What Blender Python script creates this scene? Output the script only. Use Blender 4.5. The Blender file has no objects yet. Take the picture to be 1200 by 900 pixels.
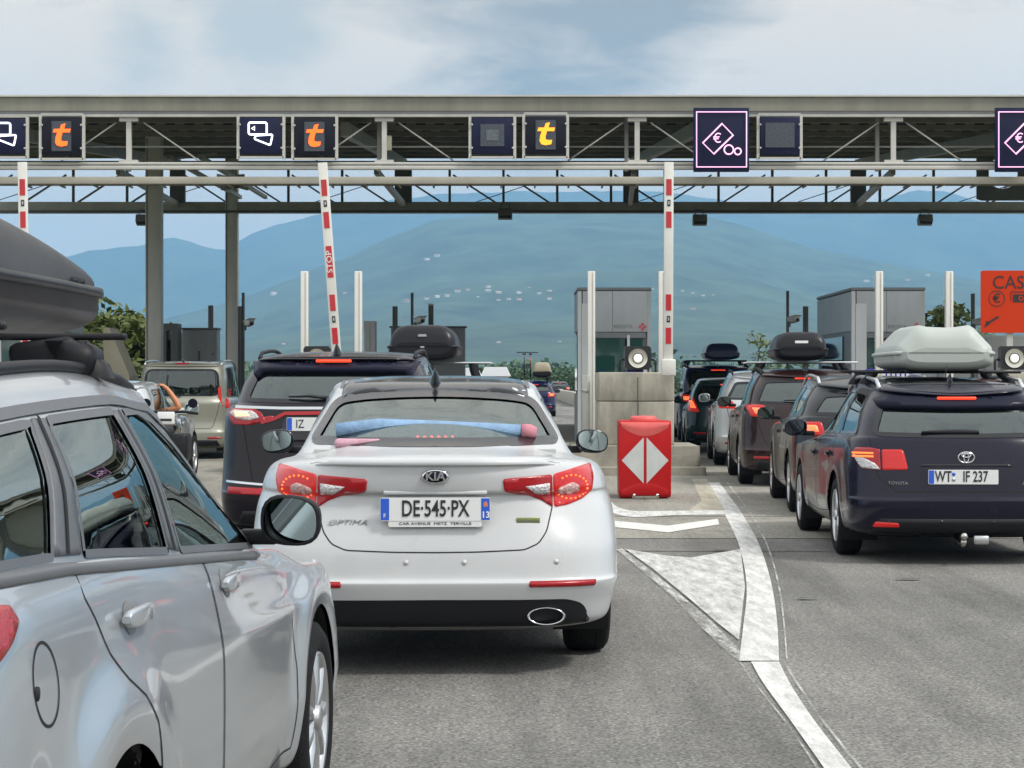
import bpy, bmesh, math, random
import numpy as np
from mathutils import Vector, Matrix, Euler
from mathutils.bvhtree import BVHTree
from mathutils.geometry import delaunay_2d_cdt
R = math.radians
rng = random.Random(7)
S = bpy.context.scene
COL = S.collection
# ------------------------------------------------------------------ camera
FPX, HY, CX, HC = 2400.0, 448.0, 600.0, 1.42
def wx(px, D): return (px - CX) / FPX * D
def wz(py, D): return HC - (py - HY) / FPX * D
def gd(py): return FPX * HC / (py - HY)
def gp(px, py):
    D = gd(py); return (wx(px, D), D)
cam = bpy.data.cameras.new('camera'); camo = bpy.data.objects.new('camera', cam); COL.objects.link(camo)
cam.sensor_width = 36; cam.lens = FPX / 1200 * 36; cam.shift_y = -2 / 1200
cam.clip_start = .1; cam.clip_end = 60000
camo.location = (0, 0, HC); camo.rotation_euler = (R(90), 0, 0)
S.camera = camo
# ------------------------------------------------------------------ materials
MATS = {}
def nd(nt, t, **kw):
    n = nt.nodes.new(t)
    for k, v in kw.items():
        if k.startswith('_'): setattr(n, k[1:], v)
        else: n.inputs[k].default_value = v
    return n
def pm(name, col, rough=.5, metal=0., coat=0., spec=.5, emit=0., ecol=None, var=0., vs=6., bump=0., bs=40., rvar=0., coord='Object', stretch=None, coat_rough=.03):
    if name in MATS: return MATS[name]
    m = bpy.data.materials.new(name); m.use_nodes = True; nt = m.node_tree
    b = nt.nodes['Principled BSDF']
    b.inputs['Base Color'].default_value = (*col, 1); b.inputs['Roughness'].default_value = rough
    b.inputs['Metallic'].default_value = metal; b.inputs['Coat Weight'].default_value = coat
    b.inputs['Coat Roughness'].default_value = coat_rough; b.inputs['Specular IOR Level'].default_value = spec
    if emit:
        b.inputs['Emission Color'].default_value = (*(ecol or col), 1); b.inputs['Emission Strength'].default_value = emit
    if var or bump or rvar:
        tc = nd(nt, 'ShaderNodeTexCoord'); vec = tc.outputs[coord]
        if stretch:
            mp = nd(nt, 'ShaderNodeMapping'); mp.inputs['Scale'].default_value = stretch
            nt.links.new(vec, mp.inputs['Vector']); vec = mp.outputs['Vector']
        if var or rvar:
            n = nd(nt, 'ShaderNodeTexNoise', Scale=vs, Detail=8., Roughness=.65); nt.links.new(vec, n.inputs['Vector'])
            if var:
                r = nd(nt, 'ShaderNodeValToRGB'); e = r.color_ramp.elements
                e[0].position, e[1].position = .3, .72
                e[0].color = (*[c * (1 - var) for c in col], 1); e[1].color = (*[min(1, c * (1 + var)) for c in col], 1)
                nt.links.new(n.outputs['Fac'], r.inputs['Fac']); nt.links.new(r.outputs['Color'], b.inputs['Base Color'])
            if rvar:
                mr = nd(nt, 'ShaderNodeMapRange'); mr.inputs['From Min'].default_value = .3; mr.inputs['From Max'].default_value = .7
                mr.inputs['To Min'].default_value = max(0, rough - rvar); mr.inputs['To Max'].default_value = min(1, rough + rvar)
                nt.links.new(n.outputs['Fac'], mr.inputs['Value']); nt.links.new(mr.outputs['Result'], b.inputs['Roughness'])
        if bump:
            n2 = nd(nt, 'ShaderNodeTexNoise', Scale=bs, Detail=6.); nt.links.new(vec, n2.inputs['Vector'])
            bp = nd(nt, 'ShaderNodeBump', Strength=bump, Distance=.02)
            nt.links.new(n2.outputs['Fac'], bp.inputs['Height']); nt.links.new(bp.outputs['Normal'], b.inputs['Normal'])
    MATS[name] = m
    return m
def glassm(name, tint, ior=1.5, dark=0.):
    """thin car glazing: tinted see-through sheet with a Fresnel reflection"""
    m = bpy.data.materials.new(name); m.use_nodes = True; nt = m.node_tree; nt.nodes.clear()
    o = nd(nt, 'ShaderNodeOutputMaterial'); t = nd(nt, 'ShaderNodeBsdfTransparent', Color=(*tint, 1))
    g = nd(nt, 'ShaderNodeBsdfGlossy', Color=(.90, 1, .97, 1), Roughness=.012); f = nd(nt, 'ShaderNodeFresnel', IOR=ior)
    mx = nd(nt, 'ShaderNodeMixShader'); nt.links.new(f.outputs[0], mx.inputs[0]); nt.links.new(t.outputs[0], mx.inputs[1])
    nt.links.new(g.outputs[0], mx.inputs[2]); nt.links.new(mx.outputs[0], o.inputs[0]); MATS[name] = m
    return m
def lensm(name, col, emit=0., scale=70., bump=.5, ecol=None, rough=.12):
    m = pm(name, col, rough=rough, coat=.35, spec=.35, emit=emit, ecol=ecol)
    nt = m.node_tree; b = nt.nodes['Principled BSDF']
    tc = nd(nt, 'ShaderNodeTexCoord'); v = nd(nt, 'ShaderNodeTexVoronoi', Scale=scale); nt.links.new(tc.outputs['Object'], v.inputs['Vector'])
    bp = nd(nt, 'ShaderNodeBump', Strength=bump, Distance=.01); nt.links.new(v.outputs['Distance'], bp.inputs['Height']); nt.links.new(bp.outputs['Normal'], b.inputs['Normal'])
    r = nd(nt, 'ShaderNodeValToRGB'); r.color_ramp.elements[0].color = (*[min(1, c * 1.35) for c in col], 1); r.color_ramp.elements[1].color = (*[c * .8 for c in col], 1)
    r.color_ramp.elements[1].position = .7
    nt.links.new(v.outputs['Distance'], r.inputs['Fac']); nt.links.new(r.outputs['Color'], b.inputs['Base Color'])
    return m
M = dict(
    white_paint=pm('white paint', (.49, .50, .505), .34, coat=.5, coat_rough=.09, rvar=.10, vs=2.2, var=.05),
    silver_paint=pm('silver paint', (.46, .485, .515), .34, metal=.6, coat=.9, rvar=.05, vs=2, var=.04, coat_rough=.05),
    navy_paint=pm('navy paint', (.007, .006, .018), .25, coat=.28, spec=.2, coat_rough=.03, rvar=.05, vs=3),
    dark_paint=pm('dark plum paint', (.009, .006, .010), .25, coat=.3, spec=.2),
    grey_dark=pm('anthracite paint', (.012, .013, .015), .25, coat=.4, spec=.25),
    tan_paint=pm('sage beige paint', (.30, .30, .245), .4, metal=.4, coat=.8),
    brown_paint=pm('dark red brown paint', (.020, .007, .007), .25, coat=.4, spec=.25),
    pale_silver=pm('pale silver paint', (.5, .52, .53), .35, metal=.6, coat=1.),
    teal_paint=pm('dark teal paint', (.008, .030, .034), .25, coat=.4, spec=.25),
    blue_paint=pm('dark blue paint', (.005, .007, .05), .25, coat=.4, spec=.25),
    black_gloss=pm('gloss black', (.006, .006, .008), .14, coat=.5, spec=.3),
    frit=pm('black glass border', (.008, .008, .010), .15, coat=.2, spec=.35),
    trim=pm('grey window trim', (.10, .105, .115), .42),
    plastic=pm('black plastic', (.012, .012, .015), .5, spec=.25, bump=.05, bs=300),
    boxplastic=pm('textured black box plastic', (.010, .010, .013), .36, spec=.28, bump=.03, bs=500, rvar=.04, vs=4),
    greybox=pm('grey green box plastic', (.40, .43, .40), .45, rvar=.08, vs=4, bump=.04, bs=200),
    tanbox=pm('tan box plastic', (.3, .26, .18), .5),
    bluebox=pm('navy box plastic', (.012, .02, .07), .35, coat=.3),
    rubber=pm('tyre rubber', (.010, .010, .011), .8, spec=.2, var=.3, vs=20, bump=.2, bs=80),
    alloy=pm('alloy', (.52, .53, .54), .3, metal=.9, coat=.4),
    chrome=pm('chrome', (.62, .63, .65), .14, metal=1.),
    steel=pm('brushed steel', (.5, .48, .44), .25, metal=1.),
    darkcloth=pm('dark seat cloth', (.035, .036, .04), .9, var=.2, vs=30),
    cloth=pm('grey seat cloth', (.09, .09, .095), .9, var=.2, vs=30),
    gap=pm('panel gap', (.006, .006, .007), .8),
    red_lens=lensm('red lens', (.30, .003, .008), emit=.03, ecol=(1., .02, .03), scale=150., bump=.10, rough=.2),
    red_lit=lensm('lit red lens', (.36, .006, .008), emit=.16, ecol=(1., .03, .015), scale=120., bump=.15),
    hot=pm('hot lamp core', (1., .2, .08), .3, emit=.9, ecol=(1., .16, .05)),
    brake=pm('lit brake strip', (.8, .05, .02), .3, emit=.85, ecol=(1., .05, .015)),
    amber=pm('amber lit lamp', (.9, .25, .03), .3, emit=.8, ecol=(1., .15, .03)),
    clear_lens=lensm('clear lens', (.62, .6, .6), scale=90., bump=.8),
    smoked=lensm('pink clear lens', (.5, .3, .28), scale=90.),
    plate=pm('number plate white', (.72, .73, .72), .35, coat=.3),
    plate_blue=pm('plate blue', (.02, .10, .55), .35, coat=.3),
    plate_ink=pm('plate ink', (.02, .02, .022), .4),
    white_ink=pm('white ink', (.8, .8, .8), .4),
    lime=pm('green badge', (.22, .26, .08), .3, metal=.5),
    mirror=pm('mirror glass', (.42, .50, .50), .02, metal=1.),
    skin=pm('skin', (.52, .21, .10), .55),
    recess=pm('handle recess', (.20, .205, .21), .5),
    hair=pm('dark hair', (.015, .011, .009), .6),
    blackcloth=pm('black fabric', (.012, .012, .014), .85),
    jeans=pm('blue denim', (.04, .06, .12), .85),
)
M['glass_clear'] = glassm('green tinted glass', (.66, .78, .74), 1.9); M['glass_side'] = glassm('side glass', (.70, .82, .78), 4.8)
M['glass_rear'] = glassm('rear screen glass', (.88, .97, .94), 2.6)
M['visor'] = pm('blue black visor and shade', (.008, .008, .02), .3, spec=.12)
M['glass_dark'] = glassm('privacy glass', (.10, .11, .13), 2.1)
# ------------------------------------------------------------------ tags
def tag(o, label=None, cat=None, group=None, kind=None):
    if label: o['label'] = label
    if cat: o['category'] = cat
    if group: o['group'] = group
    if kind: o['kind'] = kind
    return o
def thing(name, label, cat, loc=(0, 0, 0), rz=0., group=None):
    o = bpy.data.objects.new(name, None); COL.objects.link(o); o.empty_display_size = .2
    o.location = loc; o.rotation_euler = (0, 0, rz)
    return tag(o, label, cat, group)
def copytree(o, parent=None):
    c = o.copy(); COL.objects.link(c)
    if parent: c.parent = parent
    for ch in list(o.children): copytree(ch, c)
    return c
# ------------------------------------------------------------------ mesh builder
class MB:
    def __init__(s): s.v, s.f, s.sm = [], [], []
    def add(s, vs, fs, smooth=False):
        b = len(s.v); s.v += [tuple(v) for v in vs]
        for f in fs: s.f.append([i + b for i in f]); s.sm.append(smooth)
        return s
    def box(s, c, d, rot=None, bev=0., smooth=None):
        bm = bmesh.new(); bmesh.ops.create_cube(bm, size=1.)
        for v in bm.verts: v.co = Vector((v.co.x * d[0], v.co.y * d[1], v.co.z * d[2]))
        if bev: bmesh.ops.bevel(bm, geom=list(bm.edges), offset=bev, segments=2, affect='EDGES', profile=.5)
        mt = Matrix.Translation(c)
        if rot is not None: mt = mt @ (rot if isinstance(rot, Matrix) else Euler(rot).to_matrix().to_4x4())
        bm.verts.index_update()
        s.add([mt @ v.co for v in bm.verts], [[v.index for v in f.verts] for f in bm.faces], bool(bev) if smooth is None else smooth); bm.free()
        return s
    def bar(s, p0, p1, w, h=None, up=(0, 0, 1)):
        """rectangular bar from p0 to p1"""
        p0, p1 = Vector(p0), Vector(p1); h = h or w; d = p1 - p0; L = d.length; d.normalize()
        u = Vector(up)
        if abs(d.dot(u)) > .98: u = Vector((1, 0, 0))
        sx = d.cross(u).normalized(); uz = sx.cross(d)
        m = Matrix((sx, d, uz)).transposed().to_4x4(); m.translation = (p0 + p1) / 2
        bmv = [m @ Vector((a * w / 2, b * L / 2, c * h / 2)) for a in (-1, 1) for b in (-1, 1) for c in (-1, 1)]
        return s.add(bmv, [(0, 1, 3, 2), (4, 6, 7, 5), (0, 4, 5, 1), (2, 3, 7, 6), (0, 2, 6, 4), (1, 5, 7, 3)])
    def tube(s, pts, r, n=10, closed=False, cap=True):
        pts = [Vector(p) for p in pts]; N = len(pts); rs = r if isinstance(r, (list, tuple)) else [r] * N
        vs, fs = [], []; pu = None
        for i, p in enumerate(pts):
            a = pts[(i - 1) % N] if (closed or i > 0) else p; b = pts[(i + 1) % N] if (closed or i < N - 1) else p
            t = (b - a).normalized()
            if pu is None:
                u = t.cross(Vector((0, 0, 1)));
                if u.length < .1: u = t.cross(Vector((1, 0, 0)))
                u.normalize()
            else: u = (pu - t * pu.dot(t)).normalized()
            pu = u; w = t.cross(u)
            for k in range(n):
                a_ = 2 * math.pi * k / n; vs.append(p + (u * math.cos(a_) + w * math.sin(a_)) * rs[i])
        M_ = N if closed else N - 1
        for i in range(M_):
            for k in range(n):
                j = (i + 1) % N; fs.append((i * n + k, i * n + (k + 1) % n, j * n + (k + 1) % n, j * n + k))
        if cap and not closed: fs += [list(range(n))[::-1], [(N - 1) * n + k for k in range(n)]]
        return s.add(vs, fs, True)
    def lathe(s, prof, o=(0, 0, 0), axis='x', n=40, smooth=True, sy=1.):
        """prof: (along, radius) pairs"""
        vs, fs = [], []
        for a, r in prof:
            for k in range(n):
                t = 2 * math.pi * k / n; c, q = r * math.cos(t), r * math.sin(t) * sy
                v = (a, c, q) if axis == 'x' else ((c, a, q) if axis == 'y' else (c, q, a))
                vs.append((v[0] + o[0], v[1] + o[1], v[2] + o[2]))
        for i in range(len(prof) - 1):
            for k in range(n): fs.append((i * n + k, i * n + (k + 1) % n, (i + 1) * n + (k + 1) % n, (i + 1) * n + k))
        return s.add(vs, fs, smooth)
    def prism(s, poly, y0, y1, plane='xz'):
        """polygon extruded along the third axis"""
        n = len(poly)
        def P(p, d): return (p[0], d, p[1]) if plane == 'xz' else ((d, p[0], p[1]) if plane == 'yz' else (p[0], p[1], d))
        vs = [P(p, y0) for p in poly] + [P(p, y1) for p in poly]
        return s.add(vs, [list(range(n))[::-1], [n + i for i in range(n)]] + [(i, (i + 1) % n, n + (i + 1) % n, n + i) for i in range(n)])
    def grid(s, P, closed=False, smooth=True):
        a, b = len(P), len(P[0]); vs = [tuple(v) for r in P for v in r]; fs = []
        for i in range(a - 1):
            for j in range(b if closed else b - 1): fs.append((i * b + j, i * b + (j + 1) % b, (i + 1) * b + (j + 1) % b, (i + 1) * b + j))
        return s.add(vs, fs, smooth)
    def build(s, name, mat, parent=None, loc=None, rot=None, recalc=True):
        me = bpy.data.meshes.new(name); me.from_pydata(s.v, [], s.f)
        if recalc:
            bm = bmesh.new(); bm.from_mesh(me); bmesh.ops.recalc_face_normals(bm, faces=bm.faces); bm.to_mesh(me); bm.free()
        me.polygons.foreach_set('use_smooth', s.sm)
        o = bpy.data.objects.new(name, me); COL.objects.link(o)
        if mat: me.materials.append(mat)
        if parent: o.parent = parent
        if loc: o.location = loc
        if rot: o.rotation_euler = rot
        return o
def circ(cx, cz, r, n=32, ry=None, a0=0., a1=2 * math.pi):
    full = abs(a1 - a0 - 2 * math.pi) < 1e-6
    return [(cx + r * math.cos(a0 + (a1 - a0) * i / (n if full else n - 1)), cz + (ry or r) * math.sin(a0 + (a1 - a0) * i / (n if full else n - 1))) for i in range(n)]
def ring2(mb, cx, cz, r0, r1, y0, y1, n=32, e=1.):
    """flat ring in the xz plane with thickness y0..y1"""
    A, B = circ(cx, cz, r0, n, r0 * e), circ(cx, cz, r1, n, r1 * e)
    rows = [[(p[0], y0, p[1]) for p in A], [(p[0], y0, p[1]) for p in B], [(p[0], y1, p[1]) for p in B], [(p[0], y1, p[1]) for p in A], [(p[0], y0, p[1]) for p in A]]
    return mb.grid(rows, closed=True, smooth=False)
def text(name, s, size, mat, parent=None, loc=(0, 0, 0), rot=(R(90), 0, 0), ext=.002, sx=1., align='CENTER', shear=0., bold=0.):
    c = bpy.data.curves.new(name, 'FONT'); c.body = s; c.size = size; c.extrude = ext; c.align_x = align; c.align_y = 'CENTER'; c.shear = shear; c.offset = bold
    c.resolution_u = 3
    t = bpy.data.objects.new(name + '_tmp', c); me = bpy.data.meshes.new_from_object(t); bpy.data.objects.remove(t); bpy.data.curves.remove(c)
    for v in me.vertices: v.co.x *= sx
    me.materials.clear(); me.materials.append(mat); me.name = name
    o = bpy.data.objects.new(name, me); COL.objects.link(o); o.location = loc; o.rotation_euler = rot
    if parent: o.parent = parent
    return o
# ------------------------------------------------------------------ car bodies
def pchip(P, sub):
    P = np.asarray(P, float); n = len(P); d = np.diff(P, axis=0); m = np.zeros_like(P)
    a, b = d[:-1], d[1:]; ok = (a * b) > 0
    den = np.where(np.abs(a + b) < 1e-12, 1, a + b); m[1:-1] = np.where(ok, 2 * a * b / den, 0)
    m[0], m[-1] = d[0], d[-1]; out = []
    for k in range(n - 1):
        for q in range(sub):
            t = q / sub; h00 = 2 * t**3 - 3 * t**2 + 1; h10 = t**3 - 2 * t**2 + t; h01 = -2 * t**3 + 3 * t**2; h11 = t**3 - t**2
            out.append(h00 * P[k] + h10 * m[k] + h01 * P[k + 1] + h11 * m[k + 1])
    out.append(P[-1]); return np.array(out)
def sm(t): t = np.clip(t, 0, 1); return t * t * (3 - 2 * t)
def curve(pts):
    """smooth y -> z function through points"""
    xs = np.array([p[0] for p in pts], float); ys = np.array([p[1] for p in pts], float)
    g = np.linspace(0, 1, 25)
    if len(pts) < 2: return lambda y: np.full_like(np.asarray(y, float), ys[0])
    Q = pchip(np.stack([xs, ys], 1), 12)
    return lambda y: np.interp(y, Q[:, 0], Q[:, 1])
def row(yr, z, w, yf, br=.6, n=3.5, wr=None, wf=None, bf=.6, nf=3., zs=None, zf=None):
    return dict(yr=yr, z=z, w=w, yf=yf, br=br, n=n, wr=wr or w * .985, wf=wf or w * .96, bf=bf, nf=nf, zs=zs, zf=zf if zf is not None else z)
def outline(r, NR, NS, NF):
    th = np.linspace(0, np.pi / 2, NR + 1); c, s_ = np.abs(np.cos(th)), np.abs(np.sin(th)); rad = (c**r['n'] + s_**r['n'])**(-1 / r['n'])
    x0 = r['wr'] * rad * s_; y0 = r['yr'] + r['br'] * (1 - rad * c)
    ya, yb = r['yr'] + r['br'], r['yf'] - r['bf']
    f = np.linspace(0, 1, NS + 1)[1:]; y1 = ya + (yb - ya) * f
    x1 = np.where(f < .45, r['wr'] + (r['w'] - r['wr']) * sm(f / .45), r['w'] + (r['wf'] - r['w']) * sm((f - .45) / .55))
    th2 = np.linspace(np.pi / 2, 0, NF + 1)[1:]; c, s_ = np.abs(np.cos(th2)), np.abs(np.sin(th2)); rad = (c**r['nf'] + s_**r['nf'])**(-1 / r['nf'])
    x2 = r['wf'] * rad * s_; y2 = r['yf'] - r['bf'] * (1 - rad * c)
    zs = r['zs'] or (lambda y: np.full_like(y, r['z']))
    z0 = zs(y0 * 0 + ya) + (r['z'] - zs(np.array([ya]))[0]) * (1 - sm(th / (np.pi / 2))); z1 = zs(y1)
    z2 = zs(y2 * 0 + yb) + (r['zf'] - zs(np.array([yb]))[0]) * (1 - sm(th2 / (np.pi / 2)))
    return np.stack([np.concatenate([x0, x1, x2]), np.concatenate([y0, y1, y2]), np.concatenate([z0, z1, z2])], 1)
def inpoly(poly, x, z):
    x, z = np.asarray(x), np.asarray(z); ins = np.zeros(x.shape, bool); n = len(poly)
    for i in range(n):
        (x1, z1), (x2, z2) = poly[i], poly[(i + 1) % n]
        if z1 == z2: continue
        c = ((z1 > z) != (z2 > z)) & (x < (x2 - x1) * (z - z1) / (z2 - z1) + x1); ins ^= c
    return ins
def dens(poly, step, closed=True):
    out = []; n = len(poly)
    for i in range(n if closed else n - 1):
        a, b = np.array(poly[i], float), np.array(poly[(i + 1) % n], float); k = max(1, int(np.linalg.norm(b - a) / step))
        out += [tuple(a + (b - a) * t / k) for t in range(k)]
    if not closed: out.append(tuple(poly[-1]))
    return out
def rounded(poly, r, k=4):
    """round the corners of a polygon"""
    out = []; n = len(poly)
    for i in range(n):
        p, a, b = np.array(poly[i], float), np.array(poly[i - 1], float), np.array(poly[(i + 1) % n], float)
        rr = r[i] if isinstance(r, (list, tuple)) else r
        la, lb = np.linalg.norm(a - p), np.linalg.norm(b - p); q = min(rr, la * .45, lb * .45)
        if q < 1e-4: out.append(tuple(p)); continue
        A, B = p + (a - p) / la * q, p + (b - p) / lb * q
        for t in np.linspace(0, 1, k + 1): out.append(tuple((1 - t)**2 * A + 2 * t * (1 - t) * p + t * t * B))
    return out
def offset_poly(poly, d):
    P = np.array(poly, float); n = len(P); area = .5 * sum(P[i][0] * P[(i + 1) % n][1] - P[(i + 1) % n][0] * P[i][1] for i in range(n)); sg = 1 if area > 0 else -1
    out = []
    for i in range(n):
        a = P[i] - P[i - 1]; b = P[(i + 1) % n] - P[i]
        a /= max(1e-9, np.linalg.norm(a)); b /= max(1e-9, np.linalg.norm(b))
        na, nb = np.array([a[1], -a[0]]), np.array([b[1], -b[0]]); m = na + nb; m /= max(.35, np.linalg.norm(m)**2 / 2 + 1e-9) * 1.0
        m = m / 1.0; out.append(tuple(P[i] + sg * d * m * .5 * (2 / max(1., 1.)) ) if False else tuple(P[i] + sg * d * (na + nb) / max(.5, 1 + float(na @ nb))))
    return out
class Car:
    def __init__(s, name, label, cat, loc, yaw, rows, sub=6, NR=26, NS=90, NF=16, bumps=None, group=None):
        s.root = thing(name, label, cat, (loc[0], loc[1], loc[2] if len(loc) > 2 else 0), R(yaw), group)
        s.rows = rows; P = pchip([outline(r, NR, NS, NF) for r in rows], sub)
        if bumps:
            for (yw, zw, Ra, am, sg) in bumps:
                rr = np.hypot(P[..., 1] - yw, P[..., 2] - zw); fl = am * np.exp(-((rr - Ra) / sg)**2 * .5) * (P[..., 2] < 1.0) * (np.abs(P[..., 0]) > .6) * sm((1.0 - P[..., 2]) / .25)
                P[..., 0] += fl
        Q = P[:, -2:0:-1].copy(); Q[..., 0] *= -1
        G = np.concatenate([P, Q], 1); s.G = G; s.a, s.b = G.shape[:2]
        du = np.gradient(G, axis=0); dv = (np.roll(G, -1, 1) - np.roll(G, 1, 1)); N = np.cross(dv, du); N /= np.maximum(np.linalg.norm(N, axis=2, keepdims=True), 1e-9)
        N[-1] = (0, 0, 1); s.N = N
        a, b = s.a, s.b; i, j = np.meshgrid(np.arange(a - 1), np.arange(b), indexing='ij'); j2 = (j + 1) % b
        s.F = np.stack([i * b + j, i * b + j2, (i + 1) * b + j2, (i + 1) * b + j], -1).reshape(-1, 4)
        s.V = G.reshape(-1, 3); s.VN = N.reshape(-1, 3); s.bvh = BVHTree.FromPolygons([Vector(v) for v in s.V], s.F.tolist())
        s.regs = []; s.liner = True
    # ---- projection onto the skin
    def ray(s, mode, u, v):
        if mode == 'B': o, d = (u, -3, v), (0, 1, 0)
        elif mode == 'F': o, d = (u, 9, v), (0, -1, 0)
        elif mode == 'R': o, d = (3, u, v), (-1, 0, 0)
        elif mode == 'L': o, d = (-3, u, v), (1, 0, 0)
        elif mode == 'T': o, d = (u, v, 5), (0, 0, -1)
        else:                                                 # cylindrical about (cx, cy): u is an angle from -y towards +x
            cx, cy = mode; k = (math.sin(u), -math.cos(u)); o = (cx + 4 * k[0], cy + 4 * k[1], v); d = (-k[0], -k[1], 0)
        h = s.bvh.ray_cast(Vector(o), Vector(d))
        if h[0] is None: return None, None
        q = s.F[h[2]]; w = 1 / (np.linalg.norm(s.V[q] - np.array(h[0]), axis=1) + 1e-5)**2; n = (s.VN[q] * w[:, None]).sum(0); n /= np.linalg.norm(n)
        return np.array(h[0]), n
    def at(s, mode, u, v, off=0.):
        p, n = s.ray(mode, u, v)
        if p is None:
            q = s.bvh.find_nearest(Vector({'B': (u, 0, v), 'F': (u, 5, v), 'R': (1, u, v), 'L': (-1, u, v), 'T': (u, v, 2)}.get(mode, (0, 0, v)) if isinstance(mode, str) else (mode[0] + math.sin(u), mode[1] - math.cos(u), v)))
            p, n = np.array(q[0]), np.array(q[1])
        return p + n * off, n
    def cyl(s, c, pts):
        """points ('B',x,z) / ('R',y,z) / ('L',y,z) -> (angle, z) about axis c"""
        out = []
        for m, u, v in pts:
            p, n = s.at(m, u, v); out.append((math.atan2(p[0] - c[0], -(p[1] - c[1])), v))
        return out
    def mesh(s, name, V, F, N, mat, parent=None):
        me = bpy.data.meshes.new(name); me.from_pydata([tuple(map(float, v)) for v in V], [], [list(map(int, f)) for f in F])
        me.polygons.foreach_set('use_smooth', [True] * len(me.polygons))
        if N is not None: me.normals_split_custom_set_from_vertices([tuple(map(float, n)) for n in N])
        me.materials.append(mat); o = bpy.data.objects.new(name, me); COL.objects.link(o); o.parent = parent or s.root
        return o
    def patch(s, name, mat, mode, poly, off=.003, skirt=0., res=.03, parent=None, keepn=True):
        sc = .6 if not isinstance(mode, str) else 1.
        B = dens(poly, res * sc); n = len(B); P = np.array(B); lo, hi = P.min(0), P.max(0); pts = [Vector(p) for p in B]; st = res * sc
        gx, gz = np.meshgrid(np.arange(lo[0] + st * .6, hi[0], st), np.arange(lo[1] + st * .6, hi[1], st)); gx, gz = gx.ravel(), gz.ravel()
        ip = offset_poly(B, -st * .35); k = inpoly(ip, gx, gz); pts += [Vector((x, z)) for x, z in zip(gx[k], gz[k])]
        r = delaunay_2d_cdt(pts, [(i, (i + 1) % n) for i in range(n)], [list(range(n))], 1, 1e-6)
        V, N = [], []
        for c in r[0]:
            p, q = s.at(mode, c.x, c.y, off); V.append(p); N.append(q)
        F = [list(f) for f in r[2]]
        if F:                                                 # orient along the outward normal
            V_, N_ = np.array(V), np.array(N)
            F = [f if np.cross(V_[f[1]] - V_[f[0]], V_[f[2]] - V_[f[0]]) @ N_[f[0]] > 0 else f[::-1] for f in F]
        if skirt:
            cnt = {}
            for f in F:
                for i in range(len(f)):
                    e = (f[i], f[(i + 1) % len(f)]); cnt[e] = 1
            bd = [e for e in cnt if (e[1], e[0]) not in cnt]; mp = {}
            for e in bd:
                for q in e:
                    if q not in mp: mp[q] = len(V); V.append(V[q] - N[q] * skirt); N.append(N[q])
            F += [[e[1], e[0], mp[e[0]], mp[e[1]]] for e in bd]
        return s.mesh(name, V, F, N if (keepn and not skirt) else None, mat, parent)
    def ribbon(s, name, mat, mode, line, w, off=.002, closed=False, res=.03, parent=None, side=0.):
        """strip of width w that follows a line on the skin; side shifts it (-1..1)"""
        L = np.array(dens(line, res, closed)); n = len(L); V, N, F = [], [], []; KS = (-1, 1) if w < .025 else (-1, -.6, -.2, .2, .6, 1); q_ = len(KS)
        for i in range(n):
            a = L[i - 1] if (closed or i) else L[i]; b = L[(i + 1) % n] if (closed or i < n - 1) else L[i]
            t = b - a; t = t / max(1e-9, np.linalg.norm(t)); q = np.array([-t[1], t[0]])
            for k in KS:
                c = L[i] + q * w * .5 * (k + side); p, nn = s.at(mode, c[0], c[1], off); V.append(p); N.append(nn)
        for i in range(n if closed else n - 1):
            j = (i + 1) % n; F += [[q_ * i + k, q_ * i + k + 1, q_ * j + k + 1, q_ * j + k] for k in range(q_ - 1)]
        V_, N_ = np.array(V), np.array(N)
        F = [f if np.cross(V_[f[1]] - V_[f[0]], V_[f[2]] - V_[f[0]]) @ N_[f[0]] > 0 else f[::-1] for f in F]
        return s.mesh(name, V, F, N, mat, parent)
    # ---- regions cut out of the skin
    def region(s, kind, mode, poly, **kw): s.regs.append(dict(kind=kind, mode=mode, poly=poly, **kw))
    def arch(s, y, z, r, ztop=None):
        for m in 'RL': s.region('hole', m, circ(y, z, r, 48), arch=True)
    def window(s, mode, poly, glass, trim=None, tw=.022, res=.04, name='window', ro=.004, both=False, tmode=None):
        for m in ([mode] if not both else ['R', 'L']):
            s.region('hole', m, poly, pane=dict(glass=glass, trim=trim or M['frit'], tw=tw, res=res, name=name, ro=ro))
    def biggest(s, sel):
        """largest connected patch of a face selection on the skin grid"""
        g = sel.reshape(s.a - 1, s.b); seen = np.zeros_like(g); best = []
        for i, j in zip(*np.nonzero(g)):
            if seen[i, j]: continue
            st, cur = [(i, j)], []; seen[i, j] = True
            while st:
                a, b = st.pop(); cur.append((a, b))
                for q in ((a + 1, b), (a - 1, b), (a, (b + 1) % s.b), (a, (b - 1) % s.b)):
                    if 0 <= q[0] < s.a - 1 and g[q] and not seen[q]: seen[q] = True; st.append(q)
            if len(cur) > len(best): best = cur
        o = np.zeros_like(g)
        for q in best: o[q] = True
        return o.ravel()
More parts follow.
